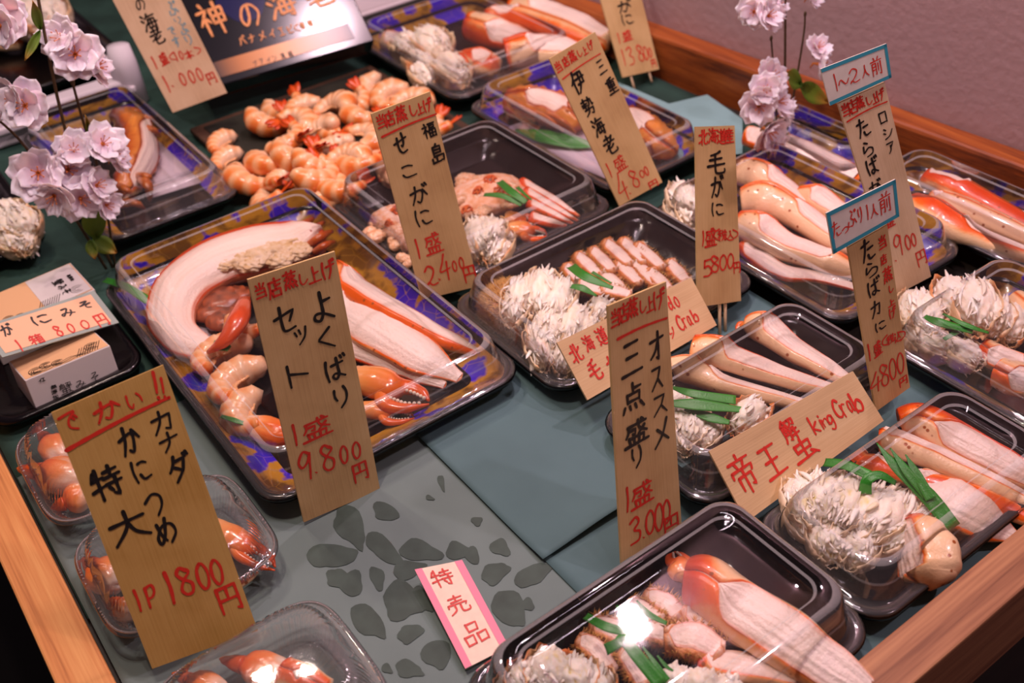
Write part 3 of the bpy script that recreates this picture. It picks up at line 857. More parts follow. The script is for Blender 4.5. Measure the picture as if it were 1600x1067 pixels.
SIGNS = {
 'canada': ([[0.0298, 0.5462, 0.1739], [0.0977, 0.536, 0.18], [0.0827, 0.4565, 0.0108], [0.0161, 0.4707, 0.0136]], 'で:0.108,0.053,0.144,0.063:r か:0.431,0.064,0.219,0.063:r い:0.672,0.07,0.12,0.047:r !:0.883,0.053,0.028,0.089:r !:0.933,0.069,0.022,0.064:r カ:0.825,0.173,0.164,0.071:k ナ:0.829,0.245,0.161,0.062:k ダ:0.841,0.342,0.192,0.093:k か:0.516,0.188,0.146,0.109:k に:0.52,0.301,0.137,0.074:k つ:0.523,0.432,0.13,0.084:k め:0.535,0.533,0.137,0.11:k 特:0.211,0.296,0.26,0.111:k 大:0.257,0.468,0.309,0.111:k 1:0.097,0.735,0.021,0.081:r P:0.22,0.737,0.057,0.08:r 1:0.392,0.733,0.039,0.119:r 8:0.542,0.729,0.08,0.103:r 0:0.702,0.736,0.041,0.096:r 0:0.829,0.74,0.056,0.091:r 円:0.852,0.849,0.146,0.119:r L:0.004,0.138,0.955,0.107:r'),
 'yoku': ([[0.1695, 0.5595, 0.1969], [0.2309, 0.5562, 0.1925], [0.2143, 0.5235, -0.0011], [0.1522, 0.5269, 0.0042]], '当:0.105,0.05,0.106,0.054:r 店:0.262,0.058,0.13,0.078:r 蒸:0.445,0.048,0.14,0.063:r し:0.594,0.059,0.059,0.052:r 上:0.719,0.056,0.139,0.056:r げ:0.891,0.054,0.118,0.082:r よ:0.739,0.178,0.225,0.106:k セ:0.293,0.178,0.228,0.092:k ッ:0.435,0.26,0.106,0.075:k く:0.708,0.302,0.169,0.078:k ば:0.755,0.426,0.249,0.092:k ト:0.312,0.397,0.217,0.085:k り:0.745,0.548,0.148,0.083:k 1:0.121,0.627,0.016,0.085:r 盛:0.385,0.633,0.361,0.084:r 9:0.165,0.767,0.096,0.12:r .:0.273,0.812,0.028,0.007:r 8:0.442,0.769,0.115,0.11:r 0:0.641,0.785,0.068,0.074:r 0:0.801,0.788,0.096,0.07:r 円:0.799,0.886,0.164,0.082:r'),
 'seko': ([[0.347, 0.704, 0.1981], [0.4022, 0.7013, 0.1999], [0.4109, 0.6713, 0.0136], [0.3536, 0.676, 0.024]], '当:0.114,0.046,0.063,0.078:r 店:0.26,0.05,0.084,0.092:r 蒸:0.451,0.047,0.168,0.072:r し:0.664,0.051,0.043,0.065:r 上:0.772,0.056,0.08,0.061:r げ:0.908,0.053,0.098,0.078:r L:0.066,0.12,1.005,0.105:r 福:0.826,0.165,0.206,0.067:k 島:0.866,0.28,0.182,0.097:k せ:0.324,0.179,0.205,0.093:k こ:0.341,0.319,0.216,0.056:k が:0.408,0.444,0.296,0.093:k に:0.375,0.565,0.251,0.082:k 1:0.142,0.719,0.023,0.104:r 盛:0.417,0.712,0.296,0.11:r 2:0.239,0.879,0.186,0.108:r .:0.367,0.911,0.036,0.011:r 4:0.501,0.853,0.066,0.143:r 0:0.674,0.86,0.053,0.056:r 0:0.802,0.853,0.071,0.061:r 円:0.896,0.922,0.159,0.104:r'),
 'santen': ([[0.3342, 0.3966, 0.1859], [0.387, 0.4009, 0.1767], [0.3585, 0.3468, -0.0009], [0.2992, 0.3432, 0.0134]], '当:0.101,0.05,0.102,0.076:r 店:0.236,0.048,0.135,0.074:r 蒸:0.395,0.042,0.169,0.068:r し:0.574,0.051,0.099,0.043:r 上:0.689,0.054,0.106,0.057:r げ:0.857,0.05,0.19,0.07:r L:0.12,0.129,0.965,0.13:r オ:0.764,0.214,0.212,0.106:k ス:0.732,0.335,0.174,0.082:k ス:0.759,0.439,0.22,0.071:k メ:0.752,0.548,0.232,0.102:k 三:0.33,0.219,0.331,0.115:k 点:0.322,0.362,0.344,0.102:k 盛:0.342,0.499,0.388,0.091:k り:0.324,0.594,0.142,0.081:k 1:0.135,0.742,0.042,0.094:r 盛:0.376,0.748,0.364,0.091:r 3:0.233,0.878,0.157,0.102:r .:0.363,0.926,0.041,0.005:r 0:0.477,0.877,0.137,0.093:r 0:0.627,0.876,0.111,0.109:r 0:0.758,0.87,0.115,0.094:r 円:0.827,0.938,0.224,0.083:r'),
 'isebi': ([[0.5446, 0.7258, 0.1754], [0.5978, 0.7239, 0.1855], [0.633, 0.6657, 0.0366], [0.5796, 0.6689, 0.03]], '当:0.088,0.065,0.077,0.077:r 店:0.254,0.062,0.046,0.078:r 蒸:0.413,0.055,0.063,0.088:r し:0.567,0.059,0.049,0.051:r 上:0.673,0.062,0.079,0.05:r げ:0.814,0.052,0.054,0.067:r L:0.063,0.14,0.92,0.121:r 三:0.832,0.191,0.138,0.087:k 重:0.862,0.317,0.173,0.103:k 伊:0.306,0.199,0.111,0.175:k 勢:0.283,0.356,0.196,0.113:k 海:0.302,0.494,0.208,0.116:k 老:0.347,0.624,0.093,0.153:k 1:0.114,0.765,0.022,0.092:r 盛:0.367,0.759,0.259,0.095:r 4:0.202,0.902,0.086,0.172:r .:0.305,0.961,0.032,0.008:r 8:0.503,0.889,0.068,0.114:r 0:0.685,0.886,0.091,0.045:r 0:0.791,0.884,0.044,0.057:r 円:0.814,0.98,0.185,0.043:r'),
 'kegani': ([[0.5577, 0.5496, 0.1692], [0.5979, 0.5443, 0.1578], [0.5633, 0.4904, 0.0229], [0.5166, 0.4965, 0.036]], '北:0.181,0.059,0.206,0.08:r 海:0.424,0.051,0.204,0.077:r 道:0.644,0.057,0.219,0.078:r 産:0.842,0.055,0.217,0.078:r 毛:0.491,0.199,0.42,0.12:k が:0.51,0.33,0.288,0.118:k に:0.504,0.458,0.273,0.07:k 1:0.139,0.614,0.056,0.08:r 盛:0.32,0.613,0.268,0.101:r (:0.459,0.602,0.053,0.085:r 税:0.589,0.608,0.193,0.06:r 込:0.759,0.612,0.192,0.053:r ):0.916,0.607,0.067,0.068:r 5:0.232,0.782,0.174,0.095:r .:0.326,0.816,0.044,0.009:r 8:0.405,0.765,0.158,0.092:r 0:0.602,0.763,0.157,0.086:r 0:0.778,0.759,0.14,0.083:r 円:0.925,0.802,0.141,0.065:r'),
 'russia': ([[0.6156, 0.4585, 0.2033], [0.6613, 0.4523, 0.207], [0.6979, 0.3994, 0.0334], [0.6602, 0.4044, 0.03]], '当:0.106,0.042,0.081,0.068:r 店:0.246,0.045,0.077,0.085:r 蒸:0.414,0.04,0.11,0.071:r し:0.609,0.049,0.059,0.047:r 上:0.732,0.051,0.115,0.047:r げ:0.859,0.046,0.055,0.067:r L:0.059,0.097,0.953,0.087:r ロ:0.79,0.148,0.119,0.06:k シ:0.819,0.225,0.197,0.046:k ア:0.796,0.294,0.104,0.065:k た:0.342,0.152,0.187,0.103:k ら:0.315,0.254,0.137,0.089:k ば:0.31,0.335,0.257,0.08:k が:0.243,0.437,0.285,0.064:k に:0.181,0.526,0.257,0.044:k 1:-0.025,0.638,0.031,0.064:r 盛:0.301,0.633,0.34,0.04:r 5:0.018,0.793,0.153,0.079:r .:0.209,0.83,0.044,0.006:r 9:0.376,0.761,0.065,0.11:r 0:0.622,0.77,0.087,0.074:r 0:0.779,0.772,0.102,0.066:r 円:0.865,0.881,0.197,0.094:r'),
 'tag1': ([[0.6004, 0.4665, 0.2326], [0.6632, 0.4575, 0.2359], [0.666, 0.45, 0.2099], [0.6061, 0.4579, 0.2042]], '1:0.156,0.48,0.016,0.449:r ~:0.275,0.549,0.162,0.146:r 2:0.442,0.5,0.146,0.378:r 人:0.614,0.503,0.093,0.35:r 前:0.795,0.498,0.163,0.504:r'),
 'tag2': ([[0.5017, 0.3705, 0.1941], [0.5663, 0.3659, 0.1961], [0.5673, 0.3582, 0.1693], [0.5041, 0.3618, 0.1645]], 'た:0.095,0.459,0.104,0.382:r っ:0.213,0.599,0.114,0.104:r ぷ:0.324,0.407,0.117,0.378:r り:0.442,0.427,0.045,0.367:r 1:0.548,0.458,0.019,0.361:r 人:0.643,0.494,0.099,0.323:r 前:0.813,0.45,0.152,0.567:r'),
 'tappuri': ([[0.5201, 0.3625, 0.1632], [0.5578, 0.3603, 0.1661], [0.5679, 0.3218, 0.034], [0.5318, 0.3234, 0.0297]], 'た:0.447,0.073,0.286,0.117:k ら:0.462,0.189,0.284,0.078:k ば:0.457,0.289,0.311,0.093:k カ:0.41,0.415,0.143,0.116:k に:0.463,0.525,0.324,0.04:k 当:0.819,0.078,0.174,0.066:r 店:0.786,0.175,0.151,0.053:r 蒸:0.833,0.269,0.219,0.083:r し:0.869,0.358,0.094,0.042:r 上:0.826,0.435,0.226,0.027:r げ:0.822,0.494,0.17,0.062:r 1:0.068,0.633,0.021,0.098:r 盛:0.3,0.643,0.2,0.092:r (:0.514,0.63,0.021,0.079:r 税:0.662,0.638,0.198,0.05:r 込:0.855,0.651,0.16,0.055:r ):0.988,0.658,0.023,0.075:r 4:0.105,0.828,0.311,0.118:r 8:0.366,0.818,0.119,0.134:r 0:0.606,0.818,0.13,0.125:r 0:0.831,0.815,0.135,0.125:r 円:0.841,0.933,0.207,0.052:r'),
 'teio': ([[0.3857, 0.3522, 0.0604], [0.5199, 0.341, 0.0645], [0.5225, 0.3102, 0.0356], [0.3853, 0.3129, 0.023]], '帝:0.112,0.468,0.074,0.711:r 王:0.289,0.534,0.126,0.418:r 解:0.469,0.294,0.096,0.329:r 虫:0.49,0.632,0.205,0.136:r k:0.614,0.42,0.017,0.274:r i:0.658,0.444,0.007,0.216:r n:0.682,0.479,0.011,0.166:r g:0.716,0.532,0.019,0.235:r C:0.787,0.399,0.017,0.304:r r:0.823,0.48,0.011,0.211:r a:0.866,0.482,0.012,0.2:r b:0.913,0.471,0.013,0.352:r'),
 'hokkai': ([[0.3766, 0.5088, 0.0651], [0.5179, 0.5069, 0.0609], [0.5175, 0.4743, 0.0295], [0.3765, 0.4724, 0.03]], '北:0.071,0.282,0.069,0.289:r 海:0.175,0.226,0.06,0.248:r 道:0.271,0.223,0.03,0.371:r 毛:0.124,0.641,0.063,0.386:r が:0.25,0.69,0.041,0.411:r に:0.366,0.737,0.042,0.299:r d:0.778,0.249,0.015,0.235:r o:0.825,0.281,0.012,0.19:r r:0.671,0.66,0.012,0.158:r y:0.693,0.727,0.012,0.234:r C:0.775,0.637,0.014,0.274:r r:0.809,0.68,0.011,0.177:r a:0.843,0.686,0.012,0.176:r b:0.891,0.649,0.015,0.239:r'),
 'ebi': ([[0.2964, 1.1847, 0.1758], [0.3623, 1.1761, 0.1843], [0.3825, 1.1442, 0.0508], [0.3164, 1.1534, 0.045]], 'の:0.364,0.106,0.141,0.081:k 海:0.368,0.253,0.236,0.131:k 老:0.364,0.374,0.196,0.127:k ぷ:0.808,0.216,0.123,0.123:b り:0.797,0.317,0.097,0.049:b ぷ:0.823,0.396,0.104,0.099:b り:0.813,0.489,0.09,0.079:b で:0.625,0.38,0.096,0.061:b す:0.616,0.47,0.06,0.107:b 1:0.119,0.566,0.023,0.104:r 盛:0.292,0.561,0.12,0.114:r (:0.437,0.57,0.015,0.087:r 1:0.49,0.58,0.019,0.075:r 0:0.58,0.582,0.026,0.068:r 本:0.706,0.6,0.133,0.071:r ):0.875,0.591,0.023,0.08:r 1:0.132,0.762,0.03,0.142:r .:0.214,0.795,0.027,0.018:r 0:0.417,0.768,0.046,0.105:r 0:0.573,0.774,0.038,0.106:r 0:0.715,0.777,0.042,0.105:r 円:0.869,0.843,0.092,0.124:r'),
 'c13800': ([[0.7956, 0.9752, 0.1479], [0.8576, 0.9726, 0.1427], [0.8404, 0.8952, 0.0141], [0.7839, 0.8986, 0.0206]], 'ば:0.51,0.321,0.335,0.122:k が:0.534,0.454,0.351,0.09:k に:0.512,0.56,0.264,0.081:k 1:0.17,0.693,0.029,0.081:r 盛:0.397,0.685,0.249,0.082:r 1:0.155,0.849,0.029,0.128:r 3:0.338,0.846,0.112,0.143:r 8:0.61,0.841,0.053,0.131:r 0:0.747,0.853,0.047,0.106:r 0:0.866,0.856,0.04,0.075:r 円:0.892,0.946,0.092,0.077:r'),
 'pink': ([[0.1887, 0.4301, 0.0146], [0.2189, 0.4171, 0.0134], [0.2056, 0.3456, 0.0058], [0.1744, 0.3495, 0.006]], '特:0.435,0.144,0.443,0.178:r 売:0.477,0.439,0.427,0.178:r 品:0.508,0.75,0.473,0.199:r'),
 'miso_front': ([[0.036, 0.7839, 0.038], [0.1081, 0.7879, 0.0285], [0.1058, 0.7841, 0.0016], [0.0331, 0.7793, 0.0063]], '蟹:0.373,0.619,0.142,0.326:k み:0.541,0.662,0.114,0.194:k そ:0.714,0.641,0.083,0.35:k 無:0.252,0.447,0.08,0.08:k 添:0.241,0.6,0.064,0.096:k 加:0.234,0.756,0.055,0.103:k イ:0.135,0.131,0.033,0.088:k エ:0.173,0.134,0.033,0.089:k'),
 'miso_card': ([[0.0234, 0.8387, 0.0615], [0.1225, 0.864, 0.0373], [0.1269, 0.8256, 0.0208], [0.0281, 0.8057, 0.0471]], 'が:0.165,0.307,0.041,0.435:k に:0.453,0.318,0.145,0.243:k み:0.677,0.346,0.11,0.219:k そ:0.847,0.306,0.107,0.18:k 1:0.166,0.835,0.013,0.343:r 箱:0.314,0.802,0.103,0.256:r 8:0.509,0.755,0.03,0.296:r 0:0.614,0.783,0.046,0.254:r 0:0.735,0.801,0.061,0.236:r 円:0.882,0.822,0.087,0.346:r'),
 'box_face': ([[0.3765, 1.2841, 0.1358], [0.5991, 1.2629, 0.145], [0.5883, 1.1504, 0.0508], [0.3695, 1.1781, 0.0475]], '神:0.203,0.386,0.122,0.345:o の:0.402,0.454,0.104,0.21:o 海:0.596,0.441,0.149,0.239:o 老:0.818,0.475,0.17,0.136:o バ:0.3,0.658,0.036,0.087:o ナ:0.355,0.666,0.027,0.091:o メ:0.413,0.67,0.032,0.089:o イ:0.47,0.676,0.029,0.083:o エ:0.527,0.682,0.027,0.078:o ビ:0.58,0.682,0.027,0.078:o (:0.617,0.688,0.006,0.088:o 養:0.652,0.683,0.021,0.075:o 殖:0.698,0.683,0.023,0.067:o ):0.731,0.687,0.006,0.075:o L:0.146,0.889,0.861,0.89:o ブ:0.31,0.897,0.02,0.049:k ア:0.348,0.896,0.02,0.049:k イ:0.386,0.899,0.022,0.041:k ン:0.423,0.901,0.02,0.049:k 凍:0.47,0.902,0.023,0.054:k 結:0.515,0.905,0.023,0.054:k'),
}


def price_sign(key, label, mat='board', wk=0.0017, wr=0.0011, tagkey=None, legs=None, cat='price sign', name='price_sign', group=None):
    c, gl = SIGNS[key]
    BL = V(c[3]); BR = V(c[2])
    t = thing(name, label, cat, ((BL.x + BR.x) / 2, (BL.y + BR.y) / 2, min(BL.z, BR.z)), group)
    o, n = card('board', c, M[mat], t)
    lettering('lettering', t, c, gl, INKS, {'k': wk, 'r': wr, 'b': wr, 'o': wr})
    if tagkey:
        tc, tg = SIGNS[tagkey]
        to, n2 = card('portion_tag', tc, M['tag_white'], t, thick=0.001)
        to['label'] = 'white portion tag with teal border'
        TL, TR, BR_, BL_ = [V(q) for q in tc]
        bb = MB()
        def q(u, v):
            return (TL * (1 - u) + TR * u) * (1 - v) + (BL_ * (1 - u) + BR_ * u) * v + n2 * 0.0003
        e, ev = 0.045, 0.10
        sides = [(0, 0, 1, ev), (0, 1 - ev, 1, 1), (1 - e, 0, 1, 1)]
        if tagkey == 'tag2':
            sides.append((0, 0, e, 1))
        for u0, v0, u1, v1 in sides:
            i = [bb.pt(q(*p)) for p in ((u0, v0), (u1, v0), (u1, v1), (u0, v1))]
            bb.face(*i)
        bb.build('tag_border', M['tag_teal'], to, smooth=False)
        lettering('tag_lettering', to, tc, tg, INKS, {'k': wr, 'r': wr * 0.75})
    if legs:
        for u in legs:
            p = BL.lerp(BR, u)
            dn = (V(c[3]) - V(c[0])).normalized()
            k = (p.z - 0.0045) / -dn.z
            if k > 0.002:
                bl = MB()
                bl.tube([p - dn * 0.03 - n * 0.0028, p + dn * k * 0.5 - n * 0.0028, p + dn * k - n * 0.0028], 0.0014, 8)
                bl.build('stick', M['board_pale'], t)
    return t


# ------------------------------------------------------------------ food builders
def mpp(px, py, z):
    return (Pz(px, py, z) - CAM).length / FPX


def face_up(p):
    return ((CAM - p).normalized() * 0.55 + V((0, 0, 1))).normalized()


def frames(pts, U0, roll):
    out = []
    n = len(pts)
    for i in range(n):
        T = (pts[min(i + 1, n - 1)] - pts[max(i - 1, 0)]).normalized()
        U = (U0 - T * U0.dot(T)).normalized()
        S = T.cross(U)
        c, s = math.cos(roll), math.sin(roll)
        out.append((T, U * c + S * s, S * c - U * s))
    return out


def path_px(path, zb):
    """[(px, py, width px)] -> centre points resting at height zb, and radii"""
    pts, rad = [], []
    for p in path:
        r = p[2] / 2 * mpp(p[0], p[1], zb + 0.015) * 0.96
        z = (p[3] if len(p) > 3 else zb) + r * 0.85
        pts.append(Pz(p[0], p[1], z)); rad.append(r)
    return pts, rad


def leg_parts(t, pts, rad, om=70, win=(0.12, 0.95), roll=0, orange=(80, 0.8), ends=0.5, seed=0, shell='shell', meat='meat', bulge=0.2, N=30, U0=None, flat=0.85, spines=0, pink=0.25, elen=0.14, grain=0.2, lip=0.62):
    pts = spline(pts, N); rad = interp(rad, N)
    U0 = U0 or face_up(pts[N // 2])
    fr = frames(pts, U0, math.radians(roll))
    om = math.radians(om); oa = math.radians(orange[0])
    Mc, K = 24, 26
    sh, me = MB(), MB()
    rs, ts, mr, mt = [], [], [], []
    for i in range(N):
        u = i / (N - 1)
        T, U, S = fr[i]
        r = rad[i]
        w0 = om * sm(win[0], win[0] + 0.13, u) * (1 - sm(win[1] - 0.06, win[1], u) if win[1] < 0.99 else 1)
        w0 = max(w0 + 0.07 * noise.noise(V((u * 9, seed, 1))) * (1 if w0 > 0.1 else 0), 0.03)
        row, tr = [], []
        for k in range(-1, Mc + 2):
            kk = min(max(k, 0), Mc)
            th = w0 + (2 * PI - 2 * w0) * kk / Mc
            q = r * (0.86 if k in (-1, Mc + 1) else 1.0)
            q *= 1 + 0.06 * math.cos(3 * th + 0.6) + 0.06 * noise.noise(V((u * 6, math.cos(th) * 1.6 + seed, math.sin(th) * 1.6)))
            if spines and 0 < kk < Mc:
                q *= 1 + spines * max(0, noise.noise(V((u * 18, th * 3.2, seed))) - 0.02)
            row.append(pts[i] + (U * (math.cos(th) * flat) + S * math.sin(th)) * q)
            o = orange[1] * max(0, math.cos(th - oa)) ** 1.6 + 0.25 * orange[1] * max(0, -math.cos(th - 0.5)) ** 3 + ends * (1 - sm(0.02, elen, u))
            if k in (-1, 0, Mc, Mc + 1):
                o = max(o, lip)
            tr.append(min(1, o))
        rs.append(row); ts.append(tr)
        row, tr = [], []
        for k in range(K + 1):
            c = -1 + 2 * k / K
            g = 0.05 * noise.noise(V((c * 5, u * 3, seed + 5))) + 0.045 * noise.noise(V((c * 11 + u * 4, u * 4, seed))) + 0.02 * noise.noise(V((c * 22, u * 14, seed)))
            hgt = math.cos(w0) * 0.98 + (bulge * (1 - c * c) + g) * (1 if w0 > 0.1 else 0)
            row.append(pts[i] + (U * (flat * (hgt - 0.03)) + S * (c * math.sin(w0) * 0.95)) * r)
            tr.append(min(1, max(0, grain * noise.noise(V((c * 9 + u * 3, u * 5, seed)))) + pink * 0.4 + 0.65 * abs(c) ** 5 + pink * (1 - sm(0.0, 0.25, u))))
        mr.append(row); mt.append(tr)
    b0 = sh.grid(rs, ts)
    n = Mc + 3
    sh.fan([b0 + k for k in range(n)], pts[0] + fr[0][0] * rad[0] * 0.55, 0.42, 0, True)
    sh.fan([b0 + (N - 1) * n + k for k in range(n)], pts[-1] + fr[-1][0] * rad[-1] * 0.4, 0.5)
    me.grid(mr, mt)
    sh.build('shell', M[shell], t)
    me.build('meat', M[meat], t)
    return pts, rad, fr


def crab_leg(label, path, zb=0.009, group=None, name='king_crab_limb', cat='crab leg', **kw):
    pts, rad = path_px(path, zb)
    t = thing(name, label, cat, V((pts[0].x, pts[0].y, min(p.z for p in pts) - max(rad) * 0.8)), group)
    leg_parts(t, pts, rad, **kw)
    return t


def axes(A, U):
    Z = A.normalized()
    X = (U - Z * U.dot(Z)).normalized()
    return Matrix((X, Z.cross(X), Z)).transposed(), X


def crab_body(label, lobes, zb=0.01, group=None, seed=1, fibre='fibre', skins=True, skin_t=0.15, name='crab_shoulder', cat='crab meat', frill=0.3):
    """white flaked body meat between thin shell walls; lobes: (px0, py0, px1, py1, width px, lift)"""
    q = [Pz(l[0], l[1], zb) for l in lobes]
    c = sum(q, V()) / len(q)
    t = thing(name, label, cat, V((c.x, c.y, zb)), group)
    b, sk = MB(), MB()
    for i, l in enumerate(lobes):
        z = zb + l[5] + 0.35 * l[4] * mpp(l[0], l[1], zb)
        p0, p1 = Pz(l[0], l[1], z), Pz(l[2], l[3], z)
        A = p1 - p0
        r = l[4] / 2 * mpp(l[0], l[1], z)
        Mx, X = axes(A, V((0, 0, 1)))
        L = A.length / 2
        sd = seed * 3.7 + i * 1.9

        def fn(d, sd=sd):
            a_ = math.atan2(d.y, d.x)
            q_ = d.x * 3.2 + sd, d.y * 3.2
            g = noise.noise(V((d.z * 2 + sd, d.x * 6, d.y * 6)))
            h = noise.noise(V((d.z * 6 + sd, d.x * 16, d.y * 16)))
            return 0.99 + 0.13 * g + 0.09 * h, max(0, min(1, 0.55 + 0.4 * g + .3 * h))
        b.ball((p0 + p1) / 2, (r, r, L * 0.98), 44, 26, fn, M=Mx)
        rnd = random.Random(int(sd * 100))
        ns = int(60 * frill / 0.3 * max(0.6, min(1.6, r / 0.010)))
        for _ in range(ns):
            ph, ro = rnd.uniform(0, 2 * PI), 0.98 * math.sqrt(rnd.uniform(0.25, 1))
            zc = rnd.uniform(-0.75, 0.75)
            ro *= math.sqrt(max(0.05, 1 - zc * zc * 0.85))
            c_ = V((math.cos(ph) * ro * r, math.sin(ph) * ro * r, zc * L))
            hl = L * rnd.uniform(0.22, 0.55)
            d_ = V((rnd.gauss(0, .2) + 0.12 * math.cos(ph), rnd.gauss(0, .2) + 0.12 * math.sin(ph), 1)).normalized()
            bd = V((rnd.gauss(0, 1), rnd.gauss(0, 1), 0)) * r * 0.10
            q = [(p0 + p1) / 2 + Mx @ (c_ + d_ * (hl * (jj / 2.5 - 1)) + bd * (1 - (jj / 2.5 - 1) ** 2)) for jj in range(6)]
            wd = rnd.uniform(0.0006, 0.0022)
            b.tube(q, [wd * .25, wd * .8, wd * 1.1, wd, wd * .75, wd * .15], 6, rnd.uniform(0.35, 1.0), 0.55)
        if skins:
            rows, ts = [], []
            for a in range(19):
                th = math.radians(16 + 140 * a / 18)
                row, tr = [], []
                for k in range(21):
                    ph = math.radians(62 + 236 * k / 20)
                    ed = max(0, 1 - a / 3) + max(0, 1 - k / 3) + max(0, 1 - (20 - k) / 3)
                    w = 1.16 + 0.08 * noise.noise(V((a * .4, k * .4, sd))) + min(1, ed) * (0.10 + 0.22 * noise.noise(V((a * .9, k * .9, sd + 4))))
                    d = V((math.sin(th) * math.cos(ph) * r, math.sin(th) * math.sin(ph) * r, math.cos(th) * L)) * w
                    row.append((p0 + p1) / 2 + Mx @ d)
                    tr.append(skin_t + 0.25 * min(1, ed) + 0.3 * noise.noise(V((a * .4, k * .3, sd))))
                rows.append(row); ts.append(tr)
            sk.grid(rows, ts)
    b.build('flaked_meat', M[fibre], t)
    if skins:
        sk.build('shell_wall', M['membrane'], t, solid=0.0006)
    return t


def spikes(b, pts, nrm, ln, n, seed, spread=0.5):
    random.seed(seed)
    for _ in range(n):
        i = random.randrange(len(pts))
        p = pts[i]
        d = (nrm[i] + V((random.gauss(0, spread), random.gauss(0, spread), random.gauss(0, spread)))).normalized()
        l = ln * random.uniform(0.5, 1.2)
        s = d.cross(V((0.3, 0.5, 0.8))).normalized() * ln * 0.13
        u = d.cross(s).normalized() * ln * 0.13
        i0 = [b.pt(p + s, 0.2), b.pt(p - s * .5 + u, 0.2), b.pt(p - s * .5 - u, 0.2), b.pt(p + d * l, 0.9)]
        b.face(i0[0], i0[1], i0[3]); b.face(i0[1], i0[2], i0[3]); b.face(i0[2], i0[0], i0[3])


def shrimp_parts(t, R=0.0165, r0=0.0085, arc=225, seed=0, mat='shrimp', tail=True):
    N, Sg = 40, 14
    b = MB()
    rows, ts, pts = [], [], []
    for i in range(N):
        u = i / (N - 1)
        a = math.radians(arc * u)
        Rr = R * (1.12 - 0.28 * u)
        p = V((Rr * math.cos(a), Rr * math.sin(a), 0))
        pts.append(p)
        r = r0 * (0.62 + 0.38 * sm(0, 0.18, u)) * (1 - 0.55 * sm(0.25, 1, u))
        fq = (u * 6.4) % 1.0
        r *= 1.06 - 0.10 * fq
        er = V((math.cos(a), math.sin(a), 0))
        row, tr = [], []
        for k in range(Sg):
            ph = 2 * PI * k / Sg
            row.append(p + er * (r * math.cos(ph)) + V((0, 0, r * 0.92 * math.sin(ph))))
            back = 0.5 + 0.5 * math.cos(ph)
            tr.append(min(1, 0.12 + back * (0.25 + 0.5 * sm(0.15, 0.6, fq) * (1 - sm(0.85, 1, fq))) + 0.25 * sm(0.8, 1, u)))
        rows.append(row); ts.append(tr)
    i0 = b.grid(rows, ts, wrap=True)
    b.fan([i0 + k for k in range(Sg)], pts[0] + V((0, -r0 * 0.45, 0)), 0.15, 0, True)
    b.fan([i0 + (N - 1) * Sg + k for k in range(Sg)], pts[-1], 0.8)
    b.build('shrimp_body', M[mat], t, origin=(0, 0, 0))
    if tail:
        a = math.radians(arc)
        T = V((-math.sin(a), math.cos(a), 0)); E = V((math.cos(a), math.sin(a), 0))
        f = MB()
        for k, sp in enumerate((-0.5, -0.15, 0.2, 0.55)):
            d = (T + E * sp + V((0, 0, 0.15 * (k % 2)))).normalized()
            s = d.cross(V((0, 0, 1))).normalized()
            rr, tt = [], []
            for j in range(6):
                x = j / 5
                wv = r0 * 0.34 * math.sin(PI * (0.12 + 0.8 * x))
                c = pts[-1] + d * (r0 * 1.25 * x)
                rr.append([c - s * wv, c + V((0, 0, 0.0006)), c + s * wv]); tt.append([x] * 3)
            f.grid(rr, tt)
        f.build('tail_fan', M['tail'], t, origin=(0, 0, 0), solid=0.0008)
    lg = MB()
    for k in range(7):
        a = math.radians(arc * (0.12 + 0.09 * k))
        e = V((math.cos(a), math.sin(a), 0))
        p = e * (R * 1.05 - r0 * 0.8)
        lg.tube([p, p - e * r0 * 0.35 + V((-e.y, e.x, 0)) * r0 * 0.3, p - e * r0 * 0.4 + V((-e.y, e.x, 0)) * r0 * 0.7], [r0 * .12, r0 * .1, r0 * .04], 5, 0.4)
    lg.build('swimming_legs', M[mat], t, origin=(0, 0, 0))


def claw(label, wx, wy, tx, ty, wpx, side=1, zb=0.009, group=None, gape=0.35):
    r = wpx / 2 * mpp(wx, wy, zb)
    p0, p1 = Pz(wx, wy, zb + r * 0.9), Pz(tx, ty, zb + r * 0.7)
    A = p1 - p0
    L = A.length
    T = A.normalized()
    S = T.cross(V((0, 0, 1))).normalized() * side
    t = thing('crab_claw', label, 'crab claw', V((p0.x, p0.y, zb)), group)

    def at(x, s, z=0.0):
        return p0 + T * (L * x) - S * (r * s) + V((0, 0, r * z))
    b = MB()
    pl = spline([at(0, 0), at(0.12, -0.1), at(0.32, 0.05), at(0.5, 0.1), at(0.64, 0.45), at(0.82, 0.5), at(0.97, 0.12)], 26)
    b.tube(pl, interp([r * .62, r * .85, r, r * .92, r * .46, r * .30, r * .07], 26), 16, [0.25 + 0.6 * sm(0, 1, i / 25) for i in range(26)], 0.75)
    b.build('palm', M['claw'], t)
    f = MB()
    pf = spline([at(0.46, -0.55), at(0.58, -0.75 - gape), at(0.80, -0.55 - gape), at(1.0, -0.08)], 18)
    f.tube(pf, interp([r * .42, r * .40, r * .28, r * .06], 18), 12, [0.45 + 0.4 * i / 17 for i in range(18)], 0.85)
    f.build('movable_finger', M['claw'], t)
    k = MB()
    for i in range(8):
        x = 0.6 + 0.045 * i
        for s0, q in ((0.16, 1), (-0.42 - gape * 0.8, -1)):
            fade = 1 - sm(0.75, 1, x)
            c = at(x, s0 * (0.35 + 0.65 * fade) , 0.12)
            k.ball(c, (r * .11, r * .11, r * .11), 6, 4)
    k.build('teeth', M['tooth'], t)
    return t


